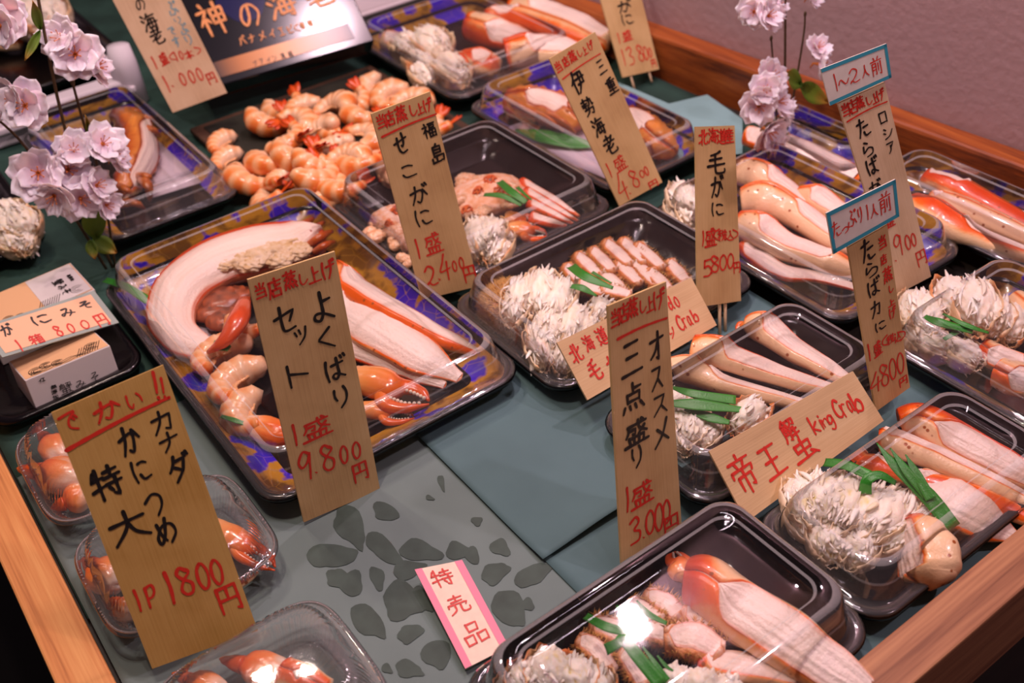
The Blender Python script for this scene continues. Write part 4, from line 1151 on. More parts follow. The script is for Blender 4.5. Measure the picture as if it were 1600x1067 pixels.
def claw_meat(label, x0, y0, x1, y1, wpx, zb=0.008, seed=0, group='claw meat in the clear packs', shell=False):
    r = wpx / 2 * mpp(x0, y0, zb)
    p0, p1 = Pz(x0, y0, zb + r * .8), Pz(x1, y1, zb + r * .8)
    t = thing('claw_meat', label, 'crab claw meat', V((p0.x, p0.y, zb)), group)
    A = p1 - p0
    Mx, X = axes(A, V((0, 0, 1)))

    def fn(d):
        f = noise.noise(V((d.z * 1.3 + seed, d.x * 3, d.y * 3)))
        g = noise.noise(V((d.z * 1.5 + seed, d.x * 10, d.y * 10)))
        k = (1 + 0.10 * f + 0.05 * g) * (1 - 0.25 * sm(0.1, 1, d.z))
        return k, max(0, min(1, 0.52 + 0.55 * d.z + 0.25 * d.x + 0.25 * f))
    b = MB()
    b.ball((p0 + p1) / 2, (r * .9, r, A.length / 2), 28, 20, fn, M=Mx)
    b.build('meat', M['claw_meat'], t)
    f = MB()
    e = p1 - A * 0.08
    f.tube(spline([p1 - A * 0.16, p1 - A * 0.04, p1 + A * 0.14, p1 + A * 0.24], 10), interp([r * .5, r * .45, r * .25, r * .05], 10), 10, 0.75)
    f.build('claw_tip', M['claw'], t)
    return t


def baran(label, strips, group='green garnish leaves', z=None):
    """cut green plastic leaf; strips: lists of (px, py, z, width px)"""
    b = MB()
    for st in strips:
        pts = [Pz(p[0], p[1], p[2]) for p in st]
        wd = [p[3] / 2 * mpp(p[0], p[1], p[2]) for p in st]
        n = 16
        P, W = spline(pts, n), interp(wd, n)
        rows, ts = [], []
        for i in range(n):
            T = (P[min(i + 1, n - 1)] - P[max(i - 1, 0)]).normalized()
            v = (CAM - P[i]).normalized()
            nn = (V((0, 0, 1)) * 0.8 + v * 0.5).normalized()
            S = T.cross(nn).normalized()
            U = S.cross(T)
            rows.append([P[i] + S * (W[i] * c) - U * (W[i] * 0.15 * (1 - c * c)) for c in (-1, -.5, 0, .5, 1)])
            ts.append([0.15 + 0.5 * i / n] * 5)
        b.grid(rows, ts)
    o = b.build('leaf_garnish', M['leaf_plastic'], solid=0.0004)
    return tag(o, label, 'garnish', group)


def limb_fuzz(t, path, zb, ln, n, seed):
    pts, rad = path_px(path, zb)
    S_, N_ = [], []
    P_, R_ = spline(pts, 14), interp(rad, 14)
    F_ = frames(P_, face_up(P_[5]), 0)
    for i in range(14):
        for a in (1.1, 1.5, 1.9, 2.3, 2.7, -1.1, -1.5, -1.9, -2.3):
            d = (F_[i][1] * math.cos(a) * .85 + F_[i][2] * math.sin(a)).normalized()
            S_.append(P_[i] + d * R_[i] * .97); N_.append(d)
    b = MB()
    spikes(b, S_, N_, ln, n, seed, .5)
    o = b.build('bristles', M['fuzz'], t)
    o['kind'] = 'stuff'


# ------------------------------------------------------------------ cherry blossom
def blossom_mesh(seed, size, name='blossom'):
    """two whorls of ruffled petals around +Z"""
    b = MB()
    random.seed(seed)
    for whorl, (n, sc_, lift) in enumerate(((5, 1.0, 0.18), (5, 0.78, 0.55))):
        for k in range(n):
            a0 = 2 * PI * (k + 0.5 * whorl) / n + random.uniform(-.18, .18)
            l = size * sc_ * random.uniform(0.85, 1.1)
            li = lift + random.uniform(-.2, .25)
            rows, ts = [], []
            for i in range(8):
                x = i / 7
                row, tr = [], []
                for j in range(7):
                    y = -1 + j / 3
                    wv = l * 0.52 * math.sin(PI * (0.06 + 0.80 * x ** 0.85)) ** 0.8
                    rr = l * (x - 0.06 * (1 - abs(y)) * sm(.85, 1, x))
                    z = li * l * x ** 1.6 + 0.10 * l * y * y * x + 0.14 * l * noise.noise(V((x * 3, y * 2.0, seed + k + whorl * 7))) * x
                    px_, py_ = rr, wv * y
                    row.append(V((px_ * math.cos(a0) - py_ * math.sin(a0), px_ * math.sin(a0) + py_ * math.cos(a0), z)))
                    tr.append(0.1 + 0.85 * x)
                rows.append(row); ts.append(tr)
            b.grid(rows, ts)
    return b


def branch(label, stems, blossoms, leaves, y):
    """stems: lists of (px, py, radius) in the upright plane at depth y; blossoms: (px, py, size, facing)"""
    base = Py(stems[0][0][0], stems[0][0][1], y)
    t = thing('cherry_blossom_branch', label, 'artificial flowers', V((base.x, base.y, max(0.0, base.z))), 'artificial cherry blossom branches')
    for st in stems:
        b = MB()
        P = spline([Py(p[0], p[1], y + (p[3] if len(p) > 3 else 0)) for p in st], 16)
        b.tube(P, interp([p[2] for p in st], 16), 8)
        b.ball(P[-1], (st[-1][2] * 1.7, st[-1][2] * 1.7, st[-1][2] * 3.5), 8, 6)
        b.build('stem', M['stem'], t)
    for i, (px, py, s, fx, fy, fz, dy) in enumerate(blossoms):
        c = Py(px, py, y + dy)
        d = V((fx, fy, fz)).normalized()
        Mx, _ = axes(d, V((0.3, 0.1, 1)) if abs(d.z) < 0.9 else V((1, 0, 0)))
        pb = blossom_mesh(i * 5 + int(px), s)
        pb.v = [tuple(c + Mx @ V(v)) for v in pb.v]
        o = pb.build('blossom', M['petal'], t, solid=0.0003)
        cb = MB()
        cb.tube([c + d * s * 0.06, c - d * s * 0.12, c - d * s * 0.35, c - d * s * 0.5 + V((0, 0, -s * 0.3))], [s * .09, s * .10, s * .07, s * .03], 8)
        for k in range(6):
            a = k * 1.05
            e = Mx @ V((math.cos(a) * .22, math.sin(a) * .22, .45)) * s
            cb.tube([c, c + e * 0.6, c + e], s * 0.018, 5)
            cb.ball(c + e, (s * .035,) * 3, 5, 4)
        cb.build('calyx', M['calyx'], o)
    for (px, py, qx, qy, wpx, dy) in leaves:
        p0, p1 = Py(px, py, y + dy), Py(qx, qy, y + dy - 0.01)
        A = p1 - p0
        S = A.cross(V((0, -1, 0.4))).normalized() * (wpx / 2 * (p0 - CAM).length / FPX)
        n = S.cross(A).normalized()
        rows, ts = [], []
        for i in range(9):
            x = i / 8
            wv = math.sin(PI * min(1, 0.03 + 0.95 * x ** 0.85))
            rows.append([p0 + A * x + S * (wv * c) + n * (0.18 * A.length * (abs(c) * 0.5 - x * (1 - x))) for c in (-1, -.5, 0, .5, 1)])
            ts.append([x] * 5)
        lb = MB(); lb.grid(rows, ts)
        lb.build('leaf', M['blossom_leaf'], t, solid=0.0003)
    return t


# ------------------------------------------------------------------ trays
tray('food_tray', 'large gold and violet rimmed tray holding the lobster and shrimp assortment', 0.134, 0.366, 0.538, 0.902, 0.022, True, 0.031, slope=0.030)
tray('food_tray', 'black lidded tray with two roe-filled crabs behind the 2,400 yen sign', 0.371, 0.588, 0.680, 0.893, 0.021, False, 0.030)
tray('food_tray', 'black lidded tray with the brown hairy crab in the middle of the counter', 0.369, 0.598, 0.499, 0.660, 0.021, False, 0.030)
tray('food_tray', 'black lidded tray with three king crab legs behind the 3,000 yen sign', 0.372, 0.585, 0.338, 0.460, 0.021, False, 0.028)
tray('food_tray', 'black lidded tray with king crab beside the front right cedar rail', 0.384, 0.592, 0.203, 0.311, 0.021, False, 0.028)
tray('food_tray', 'black lidded tray cut by the bottom edge, in front of the 3,000 yen sign', 0.157, 0.384, 0.200, 0.335, 0.022, False, 0.036)
tray('food_tray', 'gold and violet rimmed tray of king crab legs behind the 5,800 yen sign', 0.600, 0.772, 0.412, 0.652, 0.022, True, 0.028)
tray('food_tray', 'violet rimmed tray of red crab legs against the cedar wall rail at far right', 0.776, 0.868, 0.300, 0.545, 0.022, True, 0.028)
tray('food_tray', 'violet rimmed tray under the right cherry blossom branch', 0.776, 0.852, 0.556, 0.700, 0.022, True, 0.028)
tray('food_tray', 'gold and violet rimmed tray of crab bodies at the right edge of the picture', 0.606, 0.762, 0.205, 0.384, 0.022, True, 0.028)
tray('food_tray', 'gold and violet rimmed tray with spiny lobster behind the slanted 4,800 yen sign', 0.598, 0.742, 0.700, 0.968, 0.022, True, 0.028)
tray('food_tray', 'gold and violet rimmed tray of cut crab at the top beside the black box', 0.598, 0.800, 0.985, 1.240, 0.022, True, 0.026)
tray('food_tray', 'gold and violet rimmed tray with a halved spiny lobster behind the left blossom branch', 0.164, 0.316, 0.968, 1.280, 0.022, True, 0.028)
tray('food_tray', 'black open tray with white crab at the top left corner', 0.155, 0.345, 1.372, 1.66, 0.034, False, 0)
tray('food_tray', 'black open tray of flaked crab at the left edge', 0.005, 0.124, 1.028, 1.30, 0.018, False, 0, slope=0.02)
tray('food_tray', 'black ribbed tray under the boxes of crab paste at the left', -0.001, 0.129, 0.770, 0.965, 0.014, False, 0, slope=0.016)

b = MB()
t = thing('shrimp_plate', 'dark slate plate with brown edge under the shrimp pile', 'plate', (0.46, 1.03, 0.0005))
b.box((0.336, 0.926, 0.0015), (0.590, 1.176, 0.009)); b.build('plate_base', M['plate_wood'], t, smooth=False, bevel=0.002)
b = MB(); b.box((0.350, 0.940, 0.0092), (0.578, 1.164, 0.0105)); b.build('slate_surface', M['slate'], t, smooth=False)

pack('clear ribbed pack of claw meat farthest back, beside the crab paste boxes', 0.001, 0.116, 0.612, 0.738)
pack('clear ribbed pack with an orange claw showing right of the 1,800 yen sign', 0.003, 0.127, 0.488, 0.600)
pack('clear ribbed pack of crab claw meat nearest the camera at the bottom left', 0.003, 0.128, 0.340, 0.452)

# ------------------------------------------------------------------ signs
price_sign('canada', 'large yellowed price sign of 1,800 yen standing between the clear packs', 'board_yellow', 0.0031, 0.0020)
price_sign('yoku', 'tall wooden price sign of 9,800 yen in front of the lobster assortment tray', 'board', 0.0024, 0.0016, legs=(0.6,))
price_sign('seko', 'wooden price sign of 2,400 yen between the shrimp pile and the roe crab tray', 'board', 0.0023, 0.0015)
price_sign('santen', 'tall wooden price sign of 3,000 yen standing behind the front tray', 'board', 0.0020, 0.0016)
price_sign('isebi', 'slanted wooden price sign of 4,800 yen in front of the spiny lobster tray', 'board', 0.0018, 0.0011)
price_sign('kegani', 'narrow wooden price sign of 5,800 yen upright at the hairy crab tray', 'board', 0.0020, 0.0014, legs=(0.55, 0.68))
price_sign('russia', 'pale wooden price sign with a teal edged tag on top, before the wall rail', 'board_pale', 0.0017, 0.0011, tagkey='tag1')
price_sign('tappuri', 'wooden price sign of 4,800 yen with a teal edged tag covering its top', 'board', 0.0016, 0.0011, tagkey='tag2')
price_sign('teio', 'tilted horizontal wooden name card with large red writing beside the front right tray', 'board_flat', 0.0016, 0.0017, name='name_card', cat='name card')
price_sign('hokkai', 'tilted horizontal wooden name card half hidden behind the 3,000 yen sign', 'board_flat', 0.0016, 0.0016, name='name_card', cat='name card')
price_sign('ebi', 'pale wooden price sign of 1,000 yen leaning in front of the black box', 'board_pale', 0.0017, 0.0013)
price_sign('c13800', 'wooden price sign of 13,800 yen on two sticks at the wall rail', 'board', 0.0016, 0.0013, legs=(0.25, 0.75))

# pink edged slip lying on the paper
c, gl = SIGNS['pink']
t = thing('sale_slip', 'small pink edged paper slip with red writing lying on the printed paper', 'sale slip', V(c[3]))
o, n = card('slip', c, M['pink_card'], t, thick=0.0008)
TL, TR, BR, BL = [V(q) for q in c]
b = MB()
for u0, u1 in ((0.0, 0.15), (0.84, 1.0)):
    i = [b.pt((TL * (1 - u) + TR * u) * (1 - v) + (BL * (1 - u) + BR * u) * v + n * 0.0003) for u, v in ((u0, 0), (u1, 0), (u1, 1), (u0, 1))]
    b.face(*i)
b.build('pink_stripe', M['pink_edge'], o, smooth=False)
lettering('lettering', t, c, gl, INKS, {'k': .0012, 'r': .0011})

# ------------------------------------------------------------------ crab paste boxes and their card
def paste_box(label, M4, sx, sy, sz, front_key=None):
    t = thing('crab_paste_box', label, 'box', M4.translation)
    b = MB(); b.box((0, 0, 0), (sx, sy, sz), M=M4); o = b.build('carton', M['white_card'], t, smooth=False, bevel=0.0006)
    b = MB()
    i = [b.pt(M4 @ V(p)) for p in ((0.001, 0.001, sz + 0.0003), (sx - 0.001, 0.001, sz + 0.0003), (sx - 0.001, sy - 0.001, sz + 0.0003), (0.001, sy - 0.001, sz + 0.0003))]
    b.face(*i)
    b.build('top_print', M['cream_card'], o, smooth=False)
    b = MB()
    # engraved-style wave curls and fan of lines along the top
    def stroke(pts, w):
        Q = [M4 @ V((p[0], p[1], sz + 0.0006)) for p in pts]
        nz = (M4.to_3x3() @ V((0, 0, 1))).normalized()
        rows = []
        for k, q in enumerate(Q):
            T = (Q[min(k + 1, len(Q) - 1)] - Q[max(k - 1, 0)]).normalized()
            S = T.cross(nz) * w
            rows.append([q + S, q - S])
        b.grid(rows)
    for cx, cy, r in ((0.012, 0.008, 0.006), (0.021, 0.011, 0.005), (0.03, 0.007, 0.005), (sx - 0.012, 0.012, 0.006)):
        for q in (1.0, 0.65, 0.35):
            stroke([(cx + r * q * math.cos(a), cy + r * q * math.sin(a)) for a in [0.4 + k * 0.45 for k in range(12)]], 0.0003)
    for k in range(9):
        stroke([(0.045 + 0.0022 * k, 0.002), (0.052 + 0.0022 * k, 0.016)], 0.0003)
    for k in range(3):
        stroke([(0.006 + 0.004 * j, 0.003 + 0.002 * k + 0.0012 * math.sin(j * 1.4 + k)) for j in range(14)], 0.00025)
    b.build('wave_print', M['ink_black'], o, smooth=False)
    return t, o


c, gl = SIGNS['miso_front']
fTL, fTR, fBR, fBL = [V(q) for q in c]
ex = (fBR - fBL); sx = ex.length; ex.normalize()
ez = (fTL - fBL); ez = (ez - ex * ez.dot(ex)).normalized()
ey = ez.cross(ex)
M4 = Matrix((ex, ey, ez)).transposed().to_4x4(); M4.translation = fBL + ez * 0.002
t, o = paste_box('white box of crab paste in front, its printed side towards the camera', M4, sx, 0.045, (fTL - fBL).length - 0.002)
lettering('lettering', o, c, gl, INKS, {'k': .0005}, off=0.0008)
q = Pz(22, 505, 0.037)
M5 = Matrix.Translation((0.028, 0.862, 0.008)) @ Matrix.Rotation(math.radians(3), 4, 'Z')
t, o = paste_box('white box of crab paste behind, lying under the far edge of the 800 yen card', M5, 0.096, 0.060, 0.034)
b = MB()
i = [b.pt(M5 @ V(p)) for p in ((0.052, 0.002, 0.0346), (0.094, 0.002, 0.0346), (0.094, 0.058, 0.0346), (0.052, 0.058, 0.0346))]
b.face(*i)
b.build('white_panel', M['white_card'], o, smooth=False)
lettering('lettering', o, [tuple(M5 @ V(p)) for p in ((0.094, 0.056, 0.035), (0.094, 0.004, 0.035), (0.056, 0.004, 0.035), (0.056, 0.056, 0.035))],
          '蟹:0.42,0.5,0.16,0.24:k み:0.62,0.5,0.13,0.2:k そ:0.8,0.5,0.13,0.2:k 無:0.36,0.2,0.06,0.09:k 添:0.44,0.2,0.06,0.09:k 加:0.52,0.2,0.06,0.09:k', INKS, {'k': .0007})
c, gl = SIGNS['miso_card']
t = thing('price_card', 'laminated peach price card of 800 yen resting on the crab paste boxes', 'price card', V(c[3]))
cc = [V(x) + V((0, 0, 0.006)) for x in c]
o, n = card('card', cc, M['card_border'], t, thick=0.0012)
ins = [cc[0].lerp(cc[2], 0.0) for _ in range(4)]
def qd(u, v, off):
    return (cc[0] * (1 - u) + cc[1] * u) * (1 - v) + (cc[3] * (1 - u) + cc[2] * u) * v + n * off
b = MB()
i = [b.pt(qd(u, v, 0.0003)) for u, v in ((0.04, 0.08), (0.95, 0.08), (0.95, 0.92), (0.04, 0.92))]
b.face(*i); b.build('peach_face', M['card_label'], o, smooth=False)
lettering('lettering', t, cc, gl, INKS, {'k': .0013, 'r': .0012}, off=0.0006)

# ------------------------------------------------------------------ black carton, styrofoam box, plastic tub
c, gl = SIGNS['box_face']
TL, TR, BR, BL = [V(q) for q in c]
ex = (BR - BL).normalized(); n = ex.cross((TL - BL)).normalized(); ey = n.cross(ex)
sx, sy = (BR - BL).length, (TL - BL).length * 0.99
M4 = Matrix((ex, ey, n)).transposed().to_4x4(); M4.translation = BL - n * 0.03
t = thing('shrimp_carton', 'glossy black carton lid with large gold lettering propped up behind the shrimp', 'carton', BL)
b = MB(); b.box((0, 0, 0.004), (sx, sy, 0.0295), M=M4); b.build('carton', M['box_black'], t, smooth=False, bevel=0.0015)
b = MB(); b.box((0.004, 0.003, -0.006), (sx - 0.004, sy - 0.004, 0.004), M=M4); b.build('inner_board', M['box_brown'], t, smooth=False)
b = MB()
for cx, cy, r in ((0.085, 0.096, 0.030), (0.145, 0.103, 0.024)):
    ids = [b.pt(M4 @ V((cx + r * math.cos(a) * (1 + .15 * math.sin(3 * a)), cy + r * 0.85 * math.sin(a), 0.0298))) for a in [2 * PI * k / 24 for k in range(24)]]
    b.face(*ids)
b.build('navy_motif', M['box_navy'], t, smooth=False)
b = MB()
def bq(u, v):
    return (TL * (1 - u) + TR * u) * (1 - v) + (BL * (1 - u) + BR * u) * v + n * 0.0001
gm, gnt, gN, gL, gb = newmat('gold_band')
ga = gN.new('ShaderNodeAttribute'); ga.attribute_name = 't'
gr = ramp_node(gnt, [(0.0, '0b0c14'), (0.2, 'b8722c'), (0.5, 'e0984a'), (0.85, '8a5a38'), (1.0, '2a1c20')])
gL.new(ga.outputs['Fac'], gr.inputs[0]); gL.new(gr.outputs[0], gb.inputs['Base Color']); gb.inputs['Roughness'].default_value = 0.25
rows, ts = [], []
for k in range(13):
    u = 0.08 + 0.82 * k / 12
    rows.append([bq(u, 0.78), bq(u, 0.93)]); ts.append([k / 12] * 2)
b.grid(rows, ts); b.build('gold_band', gm, t, smooth=False)
gl2 = ' '.join(g for g in gl.split(' ') if not g.startswith('L'))
lettering('lettering', t, c, gl2, INKS, {'o': .0030, 'k': .0006}, off=0.0006)

t = thing('styrofoam_box', 'white styrofoam box along the top left behind the blossoms', 'box', (0.17, 1.34, 0.001))
b = MB(); b.box((-0.10, 1.305, 0.001), (0.322, 1.335, 0.036)); b.box((0.300, 1.335, 0.001), (0.322, 1.66, 0.036)); b.box((-0.10, 1.335, 0.001), (-0.078, 1.66, 0.036)); b.box((-0.10, 1.66, 0.001), (0.322, 1.69, 0.036))
b.build('box_wall', M['white_foam'], t, smooth=False, bevel=0.004)
b = MB(); b.box((-0.098, 1.297, 0.020), (0.320, 1.3045, 0.028)); b.build('rim_ridge', M['white_foam'], t, smooth=False, bevel=0.002)
b = MB()
b.tube([V((0.318, 1.318, 0.001)), V((0.318, 1.318, 0.05)), V((0.319, 1.318, 0.075))], [0.019, 0.018, 0.014], 12)
o = b.build('foam_block', M['white_foam'], smooth=True)
tag(o, 'small white foam block standing at the left of the 1,000 yen sign', 'foam block')

t = thing('plastic_tub', 'glossy white plastic tub at the top centre behind the black carton', 'tub', (0.70, 1.36, 0.0))
b = MB(); loft(b, 0.615, 0.80, 1.262, 1.46, [(0.012, 0.001), (0.004, 0.035), (0.0, 0.036), (0.0, 0.040), (0.006, 0.041), (0.012, 0.012), (0.03, 0.010)], 0.02)
b.build('tub_body', plain('glossy_white_plastic', 'd8cdd4', 0.2, 0.6), t, solid=0.001)

# ------------------------------------------------------------------ large assortment tray
pts, rad = path_px([(500, 374, 56), (452, 380, 84), (395, 390, 92), (335, 410, 88), (286, 446, 84), (268, 490, 74), (284, 526, 62), (325, 540, 44), (352, 528, 24)], 0.010)
t = thing('lobster_half', 'halved lobster with white meat and red shell edge curled in the assortment tray', 'lobster', V((pts[3].x, pts[3].y, 0.009)))
leg_parts(t, pts, rad, om=84, win=(0.0, 0.99), orange=(180, 0.9), ends=0.3, seed=3, shell='lobster', meat='meat', bulge=0.42, N=44, pink=0.15, grain=0.55)
b = MB()
for k, (x, y, r) in enumerate([(455, 375, 20), (430, 388, 24), (405, 395, 24), (375, 402, 20), (480, 372, 18), (440, 405, 16), (350, 412, 14), (415, 376, 18), (392, 412, 15), (466, 392, 16)]):
    c = Pz(x, y, 0.034); q = 1.35 * r * mpp(x, y, 0.03)
    b.ball(c, (q, q, q * .4), 36, 24, lambda d, k=k: ((1 + 0.3 * noise.noise(d * 3 + V((k, 0, 0))) + .12 * noise.noise(d * 10 + V((k, 0, 0))) + .06 * noise.noise(d * 22)), 0.5 + 0.6 * noise.noise(d * 5 + V((k, 2, 0)))))
b.build('tomalley', M['tomalley'], t)
b = MB()
for (x, y, r) in [(345, 470, 34), (352, 498, 28), (330, 486, 26), (368, 462, 24)]:
    c = Pz(x, y, 0.018); q = r * mpp(x, y, 0.018)
    b.ball(c, (q * 1.1, q, q * .35), 16, 10, lambda d: (1 + 0.2 * noise.noise(d * 3), 0.4 + noise.noise(d * 3)))
b.build('dark_cavity', M['cavity'], t)
b = MB()
P5 = spline([Pz(382, 468, 0.040), Pz(372, 500, 0.046), Pz(352, 530, 0.040), Pz(325, 550, 0.030)], 12)
b.tube(P5, interp([.006, .010, .008, .003], 12), 12, 0.6, 0.6)
b.build('tail_flap', M['lobster'], t)
b = MB()
for (x0, y0, x1, y1, w) in [(455, 372, 488, 342, 16), (470, 378, 505, 348, 15), (482, 385, 518, 362, 15), (492, 395, 522, 378, 13)]:
    q = w / 2 * mpp(x0, y0, .03)
    b.tube(spline([Pz(x0, y0, .032), Pz((x0 + x1) / 2, (y0 + y1) / 2 - 3, .042), Pz(x1, y1, .030)], 8), interp([q, q * .9, q * .5], 8), 8, 0.5)
b.build('leg_stubs', M['ise'], t)

crab_leg('upper king crab leg with orange shell right of the 9,800 yen sign', [(520, 428, 56), (560, 455, 62), (620, 490, 60), (690, 526, 46), (745, 549, 20)], 0.012, om=62, win=(.08, .99), roll=-40, orange=(75, .75), ends=0.7, seed=1)
crab_leg('thick white split crab leg below the upper leg of the assortment tray', [(525, 475, 60), (580, 505, 84), (650, 550, 70), (718, 590, 22)], 0.008, om=84, win=(0, .99), roll=0, orange=(70, 0.4), ends=0.2, seed=2, bulge=0.3, pink=0.15)
crab_leg('thin split crab leg with red rim lowest in the assortment tray', [(540, 540, 34), (600, 560, 40), (650, 582, 32), (695, 602, 14)], 0.006, om=70, win=(0, .99), roll=20, orange=(60, 1.0), ends=0.4, seed=5)
claw('orange crab claw with toothed fingers right of the 9,800 yen sign', 552, 585, 672, 630, 58, 1, 0.008)
claw('lower orange crab claw at the front edge of the assortment tray', 560, 636, 648, 652, 34, 1, 0.007)
claw_meat('orange peeled claw meat at the front left of the assortment tray', 380, 660, 470, 690, 46, 0.008, 2, None)
for k, (x, y, w, rz, lb) in enumerate([(352, 560, 1.30, 25, 'peeled pale shrimp next to the lobster, left of the 9,800 yen sign'), (385, 600, 1.35, 40, 'large peeled shrimp below the lobster in the assortment tray'), (408, 640, 1.25, 75, 'peeled shrimp partly behind the 9,800 yen sign near its lower left'), (398, 500, 1.0, 100, 'small peeled shrimp against the red lobster tail')]):
    q = Pz(x, y, 0.022)
    t = thing('peeled_shrimp', lb, 'shrimp', q, 'peeled shrimps of the assortment')
    shrimp_parts(t, 0.018 * w, 0.0115 * w, 170, k, 'shrimp', tail=False)
    t.rotation_euler = (math.radians(-12), math.radians(8), math.radians(rz))
baran('green leaf strip at the far left corner of the assortment tray', [[(163, 437, .028, 10), (195, 447, .034, 12), (232, 470, .028, 14)]])
baran('green leaf tip beside the peeled shrimps', [[(330, 540, .030, 20), (345, 538, .036, 24), (358, 545, .034, 10)]])
baran('thin green leaf at the front left edge of the assortment tray', [[(345, 650, .026, 6), (365, 656, .03, 8), (388, 664, .026, 5)]])
b = MB()
i = [b.pt(Pz(x, y, 0.0105)) for x, y in ((228, 492), (290, 470), (380, 560), (330, 590))]
b.face(*i)
tag(b.build('white_liner_paper', M['white_paper'], solid=0.0003), 'white liner paper under the halved lobster', 'liner paper')

# ------------------------------------------------------------------ roe crab tray
def roe_crab(label, shell_px, body, roe, seed):
    x, y, w, h = shell_px
    c = Pz(x, y, 0.012)
    t = thing('roe_crab', label, 'crab', c)
    r = mpp(x, y, .012)
    b = MB()
    b.ball(c + V((0, 0, .006)), (w / 2 * r, w / 2 * r * 0.8, .016), 32, 20, lambda d: (1 + .08 * noise.noise(d * 5 + V((seed, 0, 0))), 0.3 + .5 * noise.noise(d * 6)))
    b.build('shell', M['fuzzy_shell'], t)
    rnd = random.Random(seed)
    b = MB()
    for k, (px, py, rr) in enumerate(body):
        for q_ in range(7):
            q = rr * r * rnd.uniform(.35, .7)
            o2 = V((rnd.gauss(0, .4), rnd.gauss(0, .4), 0)) * rr * r
            b.ball(Pz(px, py, .027) + o2, (q, q * .8, q * .6), 20, 14, lambda d, k=k, q_=q_: (1 + .2 * noise.noise(d * 3 + V((k, seed, q_))) + .14 * noise.noise(d * 9 + V((k, seed, q_))), .35 + .5 * noise.noise(d * 6 + V((k, q_, 0)))))
    b.build('body_meat', M['crab_inside'], t)
    b = MB()
    for k, (px, py, rr) in enumerate(roe):
        for q_ in range(60):
            a_, e_ = rnd.uniform(0, 6.28), math.sqrt(rnd.random())
            c2 = Pz(px, py, .032) + V((math.cos(a_), math.sin(a_) * .8, 0)) * (e_ * rr * r) + V((0, 0, .006 * (1 - e_ * e_)))
            b.ball(c2, (.0013,) * 3, 6, 4, lambda d, q_=q_: (1, (q_ % 7) / 7))
    b.build('roe', M['roe'], t)
    return t


roe_crab('left roe-filled crab half showing beside the 2,400 yen sign', (615, 355, 80, 80), [(600, 335, 18), (610, 365, 24), (630, 385, 22), (598, 352, 16), (640, 405, 14)], [(620, 330, 10), (608, 352, 7)], 3)
roe_crab('right roe-filled crab half under the clear lid behind the 2,400 yen sign', (760, 315, 130, 90), [(735, 285, 22), (765, 290, 24), (790, 300, 20), (735, 310, 20), (760, 330, 16), (800, 318, 16)], [(765, 283, 13), (785, 296, 15), (800, 308, 12), (748, 300, 9), (730, 330, 9)], 6)
crab_body('flaked white body meat at the front of the roe crab tray', [(745, 345, 755, 400, 46, 0.004), (770, 345, 765, 395, 46, .008), (790, 365, 770, 410, 40, .004), (735, 370, 745, 410, 36, 0)], 0.012, seed=11, skin_t=0.3)
for k, (p, lb) in enumerate([([(815, 285, 20), (860, 310, 18), (905, 338, 6)], 'rear slim orange leg of the roe crab'), ([(822, 300, 22), (860, 322, 18), (903, 345, 6)], 'second slim orange leg of the roe crab'), ([(828, 318, 22), (858, 332, 18), (896, 350, 6)], 'third slim orange leg of the roe crab'), ([(830, 340, 24), (860, 348, 20), (885, 353, 7)], 'front slim orange leg of the roe crab')]):
    crab_leg(lb, p, 0.016, 'roe crab legs', om=55, win=(.05, .9), roll=-20, orange=(60, .9), ends=.8, seed=20 + k, pink=.5)
claw('small shiny claw of the roe crab in front of the slim legs', 795, 355, 855, 368, 34, 1, 0.014)
claw('left small claw of the roe crab beside the flaked meat', 790, 338, 835, 352, 28, -1, 0.014)
baran('pair of green leaf blades on the roe crab', [[(780, 283, .044, 12), (800, 300, .048, 13), (822, 316, .044, 9)], [(756, 304, .042, 7), (785, 306, .046, 10), (815, 320, .042, 7)], [(808, 292, .044, 6), (830, 312, .044, 3)]])

# ------------------------------------------------------------------ hairy crab tray
c = Pz(800, 490, 0.014)
t = thing('hairy_crab', 'brown hairy crab shell with white meat piled on it under the clear lid', 'crab', c)
r = mpp(800, 490, .014)
A = (Pz(775, 440, .014) - Pz(825, 530, .014)).normalized()
Mx = Matrix((A, V((0, 0, 1)).cross(A), V((0, 0, 1)))).transposed()
b = MB()
sp, sn = [], []
def shell_fn(d):
    return 1 + .05 * noise.noise(d * 6), .55 + .5 * noise.noise(d * 5)
b.ball(c + V((0, 0, .006)), (58 * r, 45 * r, .017), 40, 24, shell_fn, M=Mx)
b.build('shell', M['fuzzy_shell'], t)
for k in range(1300):
    th, ph = math.acos(1 - 1.45 * ((k + .5) / 1300)), k * 2.39996
    d = V((math.sin(th) * math.cos(ph), math.sin(th) * math.sin(ph), math.cos(th)))
    sp.append(c + V((0, 0, .006)) + Mx @ V((d.x * 58 * r, d.y * 45 * r, d.z * .017))); sn.append((Mx @ d).normalized())
b = MB(); spikes(b, sp, sn, 0.0066, 4200, 5, 0.35); o = b.build('bristles', M['fuzz'], t); o['kind'] = 'stuff'
def leg_row(items, pre, group, zb, w):
    for k, (x0, y0, x1, y1) in enumerate(items):
        lb = pre % ('first', 'second', 'third', 'fourth', 'fifth', 'sixth', 'seventh', 'eighth')[k]
        tt = crab_leg(lb, [(x0, y0, w * .85), ((x0 + x1) / 2, (y0 + y1) / 2, w), (x1, y1, w * .75)], zb, group, om=60, win=(.1, .95), roll=-15, orange=(95, 1.0), ends=.9, seed=40 + k + int(x0), pink=.35, spines=.6, N=22, shell='fuzzy_shell', lip=.85, grain=.6)
        limb_fuzz(tt, [(x0, y0, w * .85), ((x0 + x1) / 2, (y0 + y1) / 2, w), (x1, y1, w * .75)], zb, .0036, 260, k)
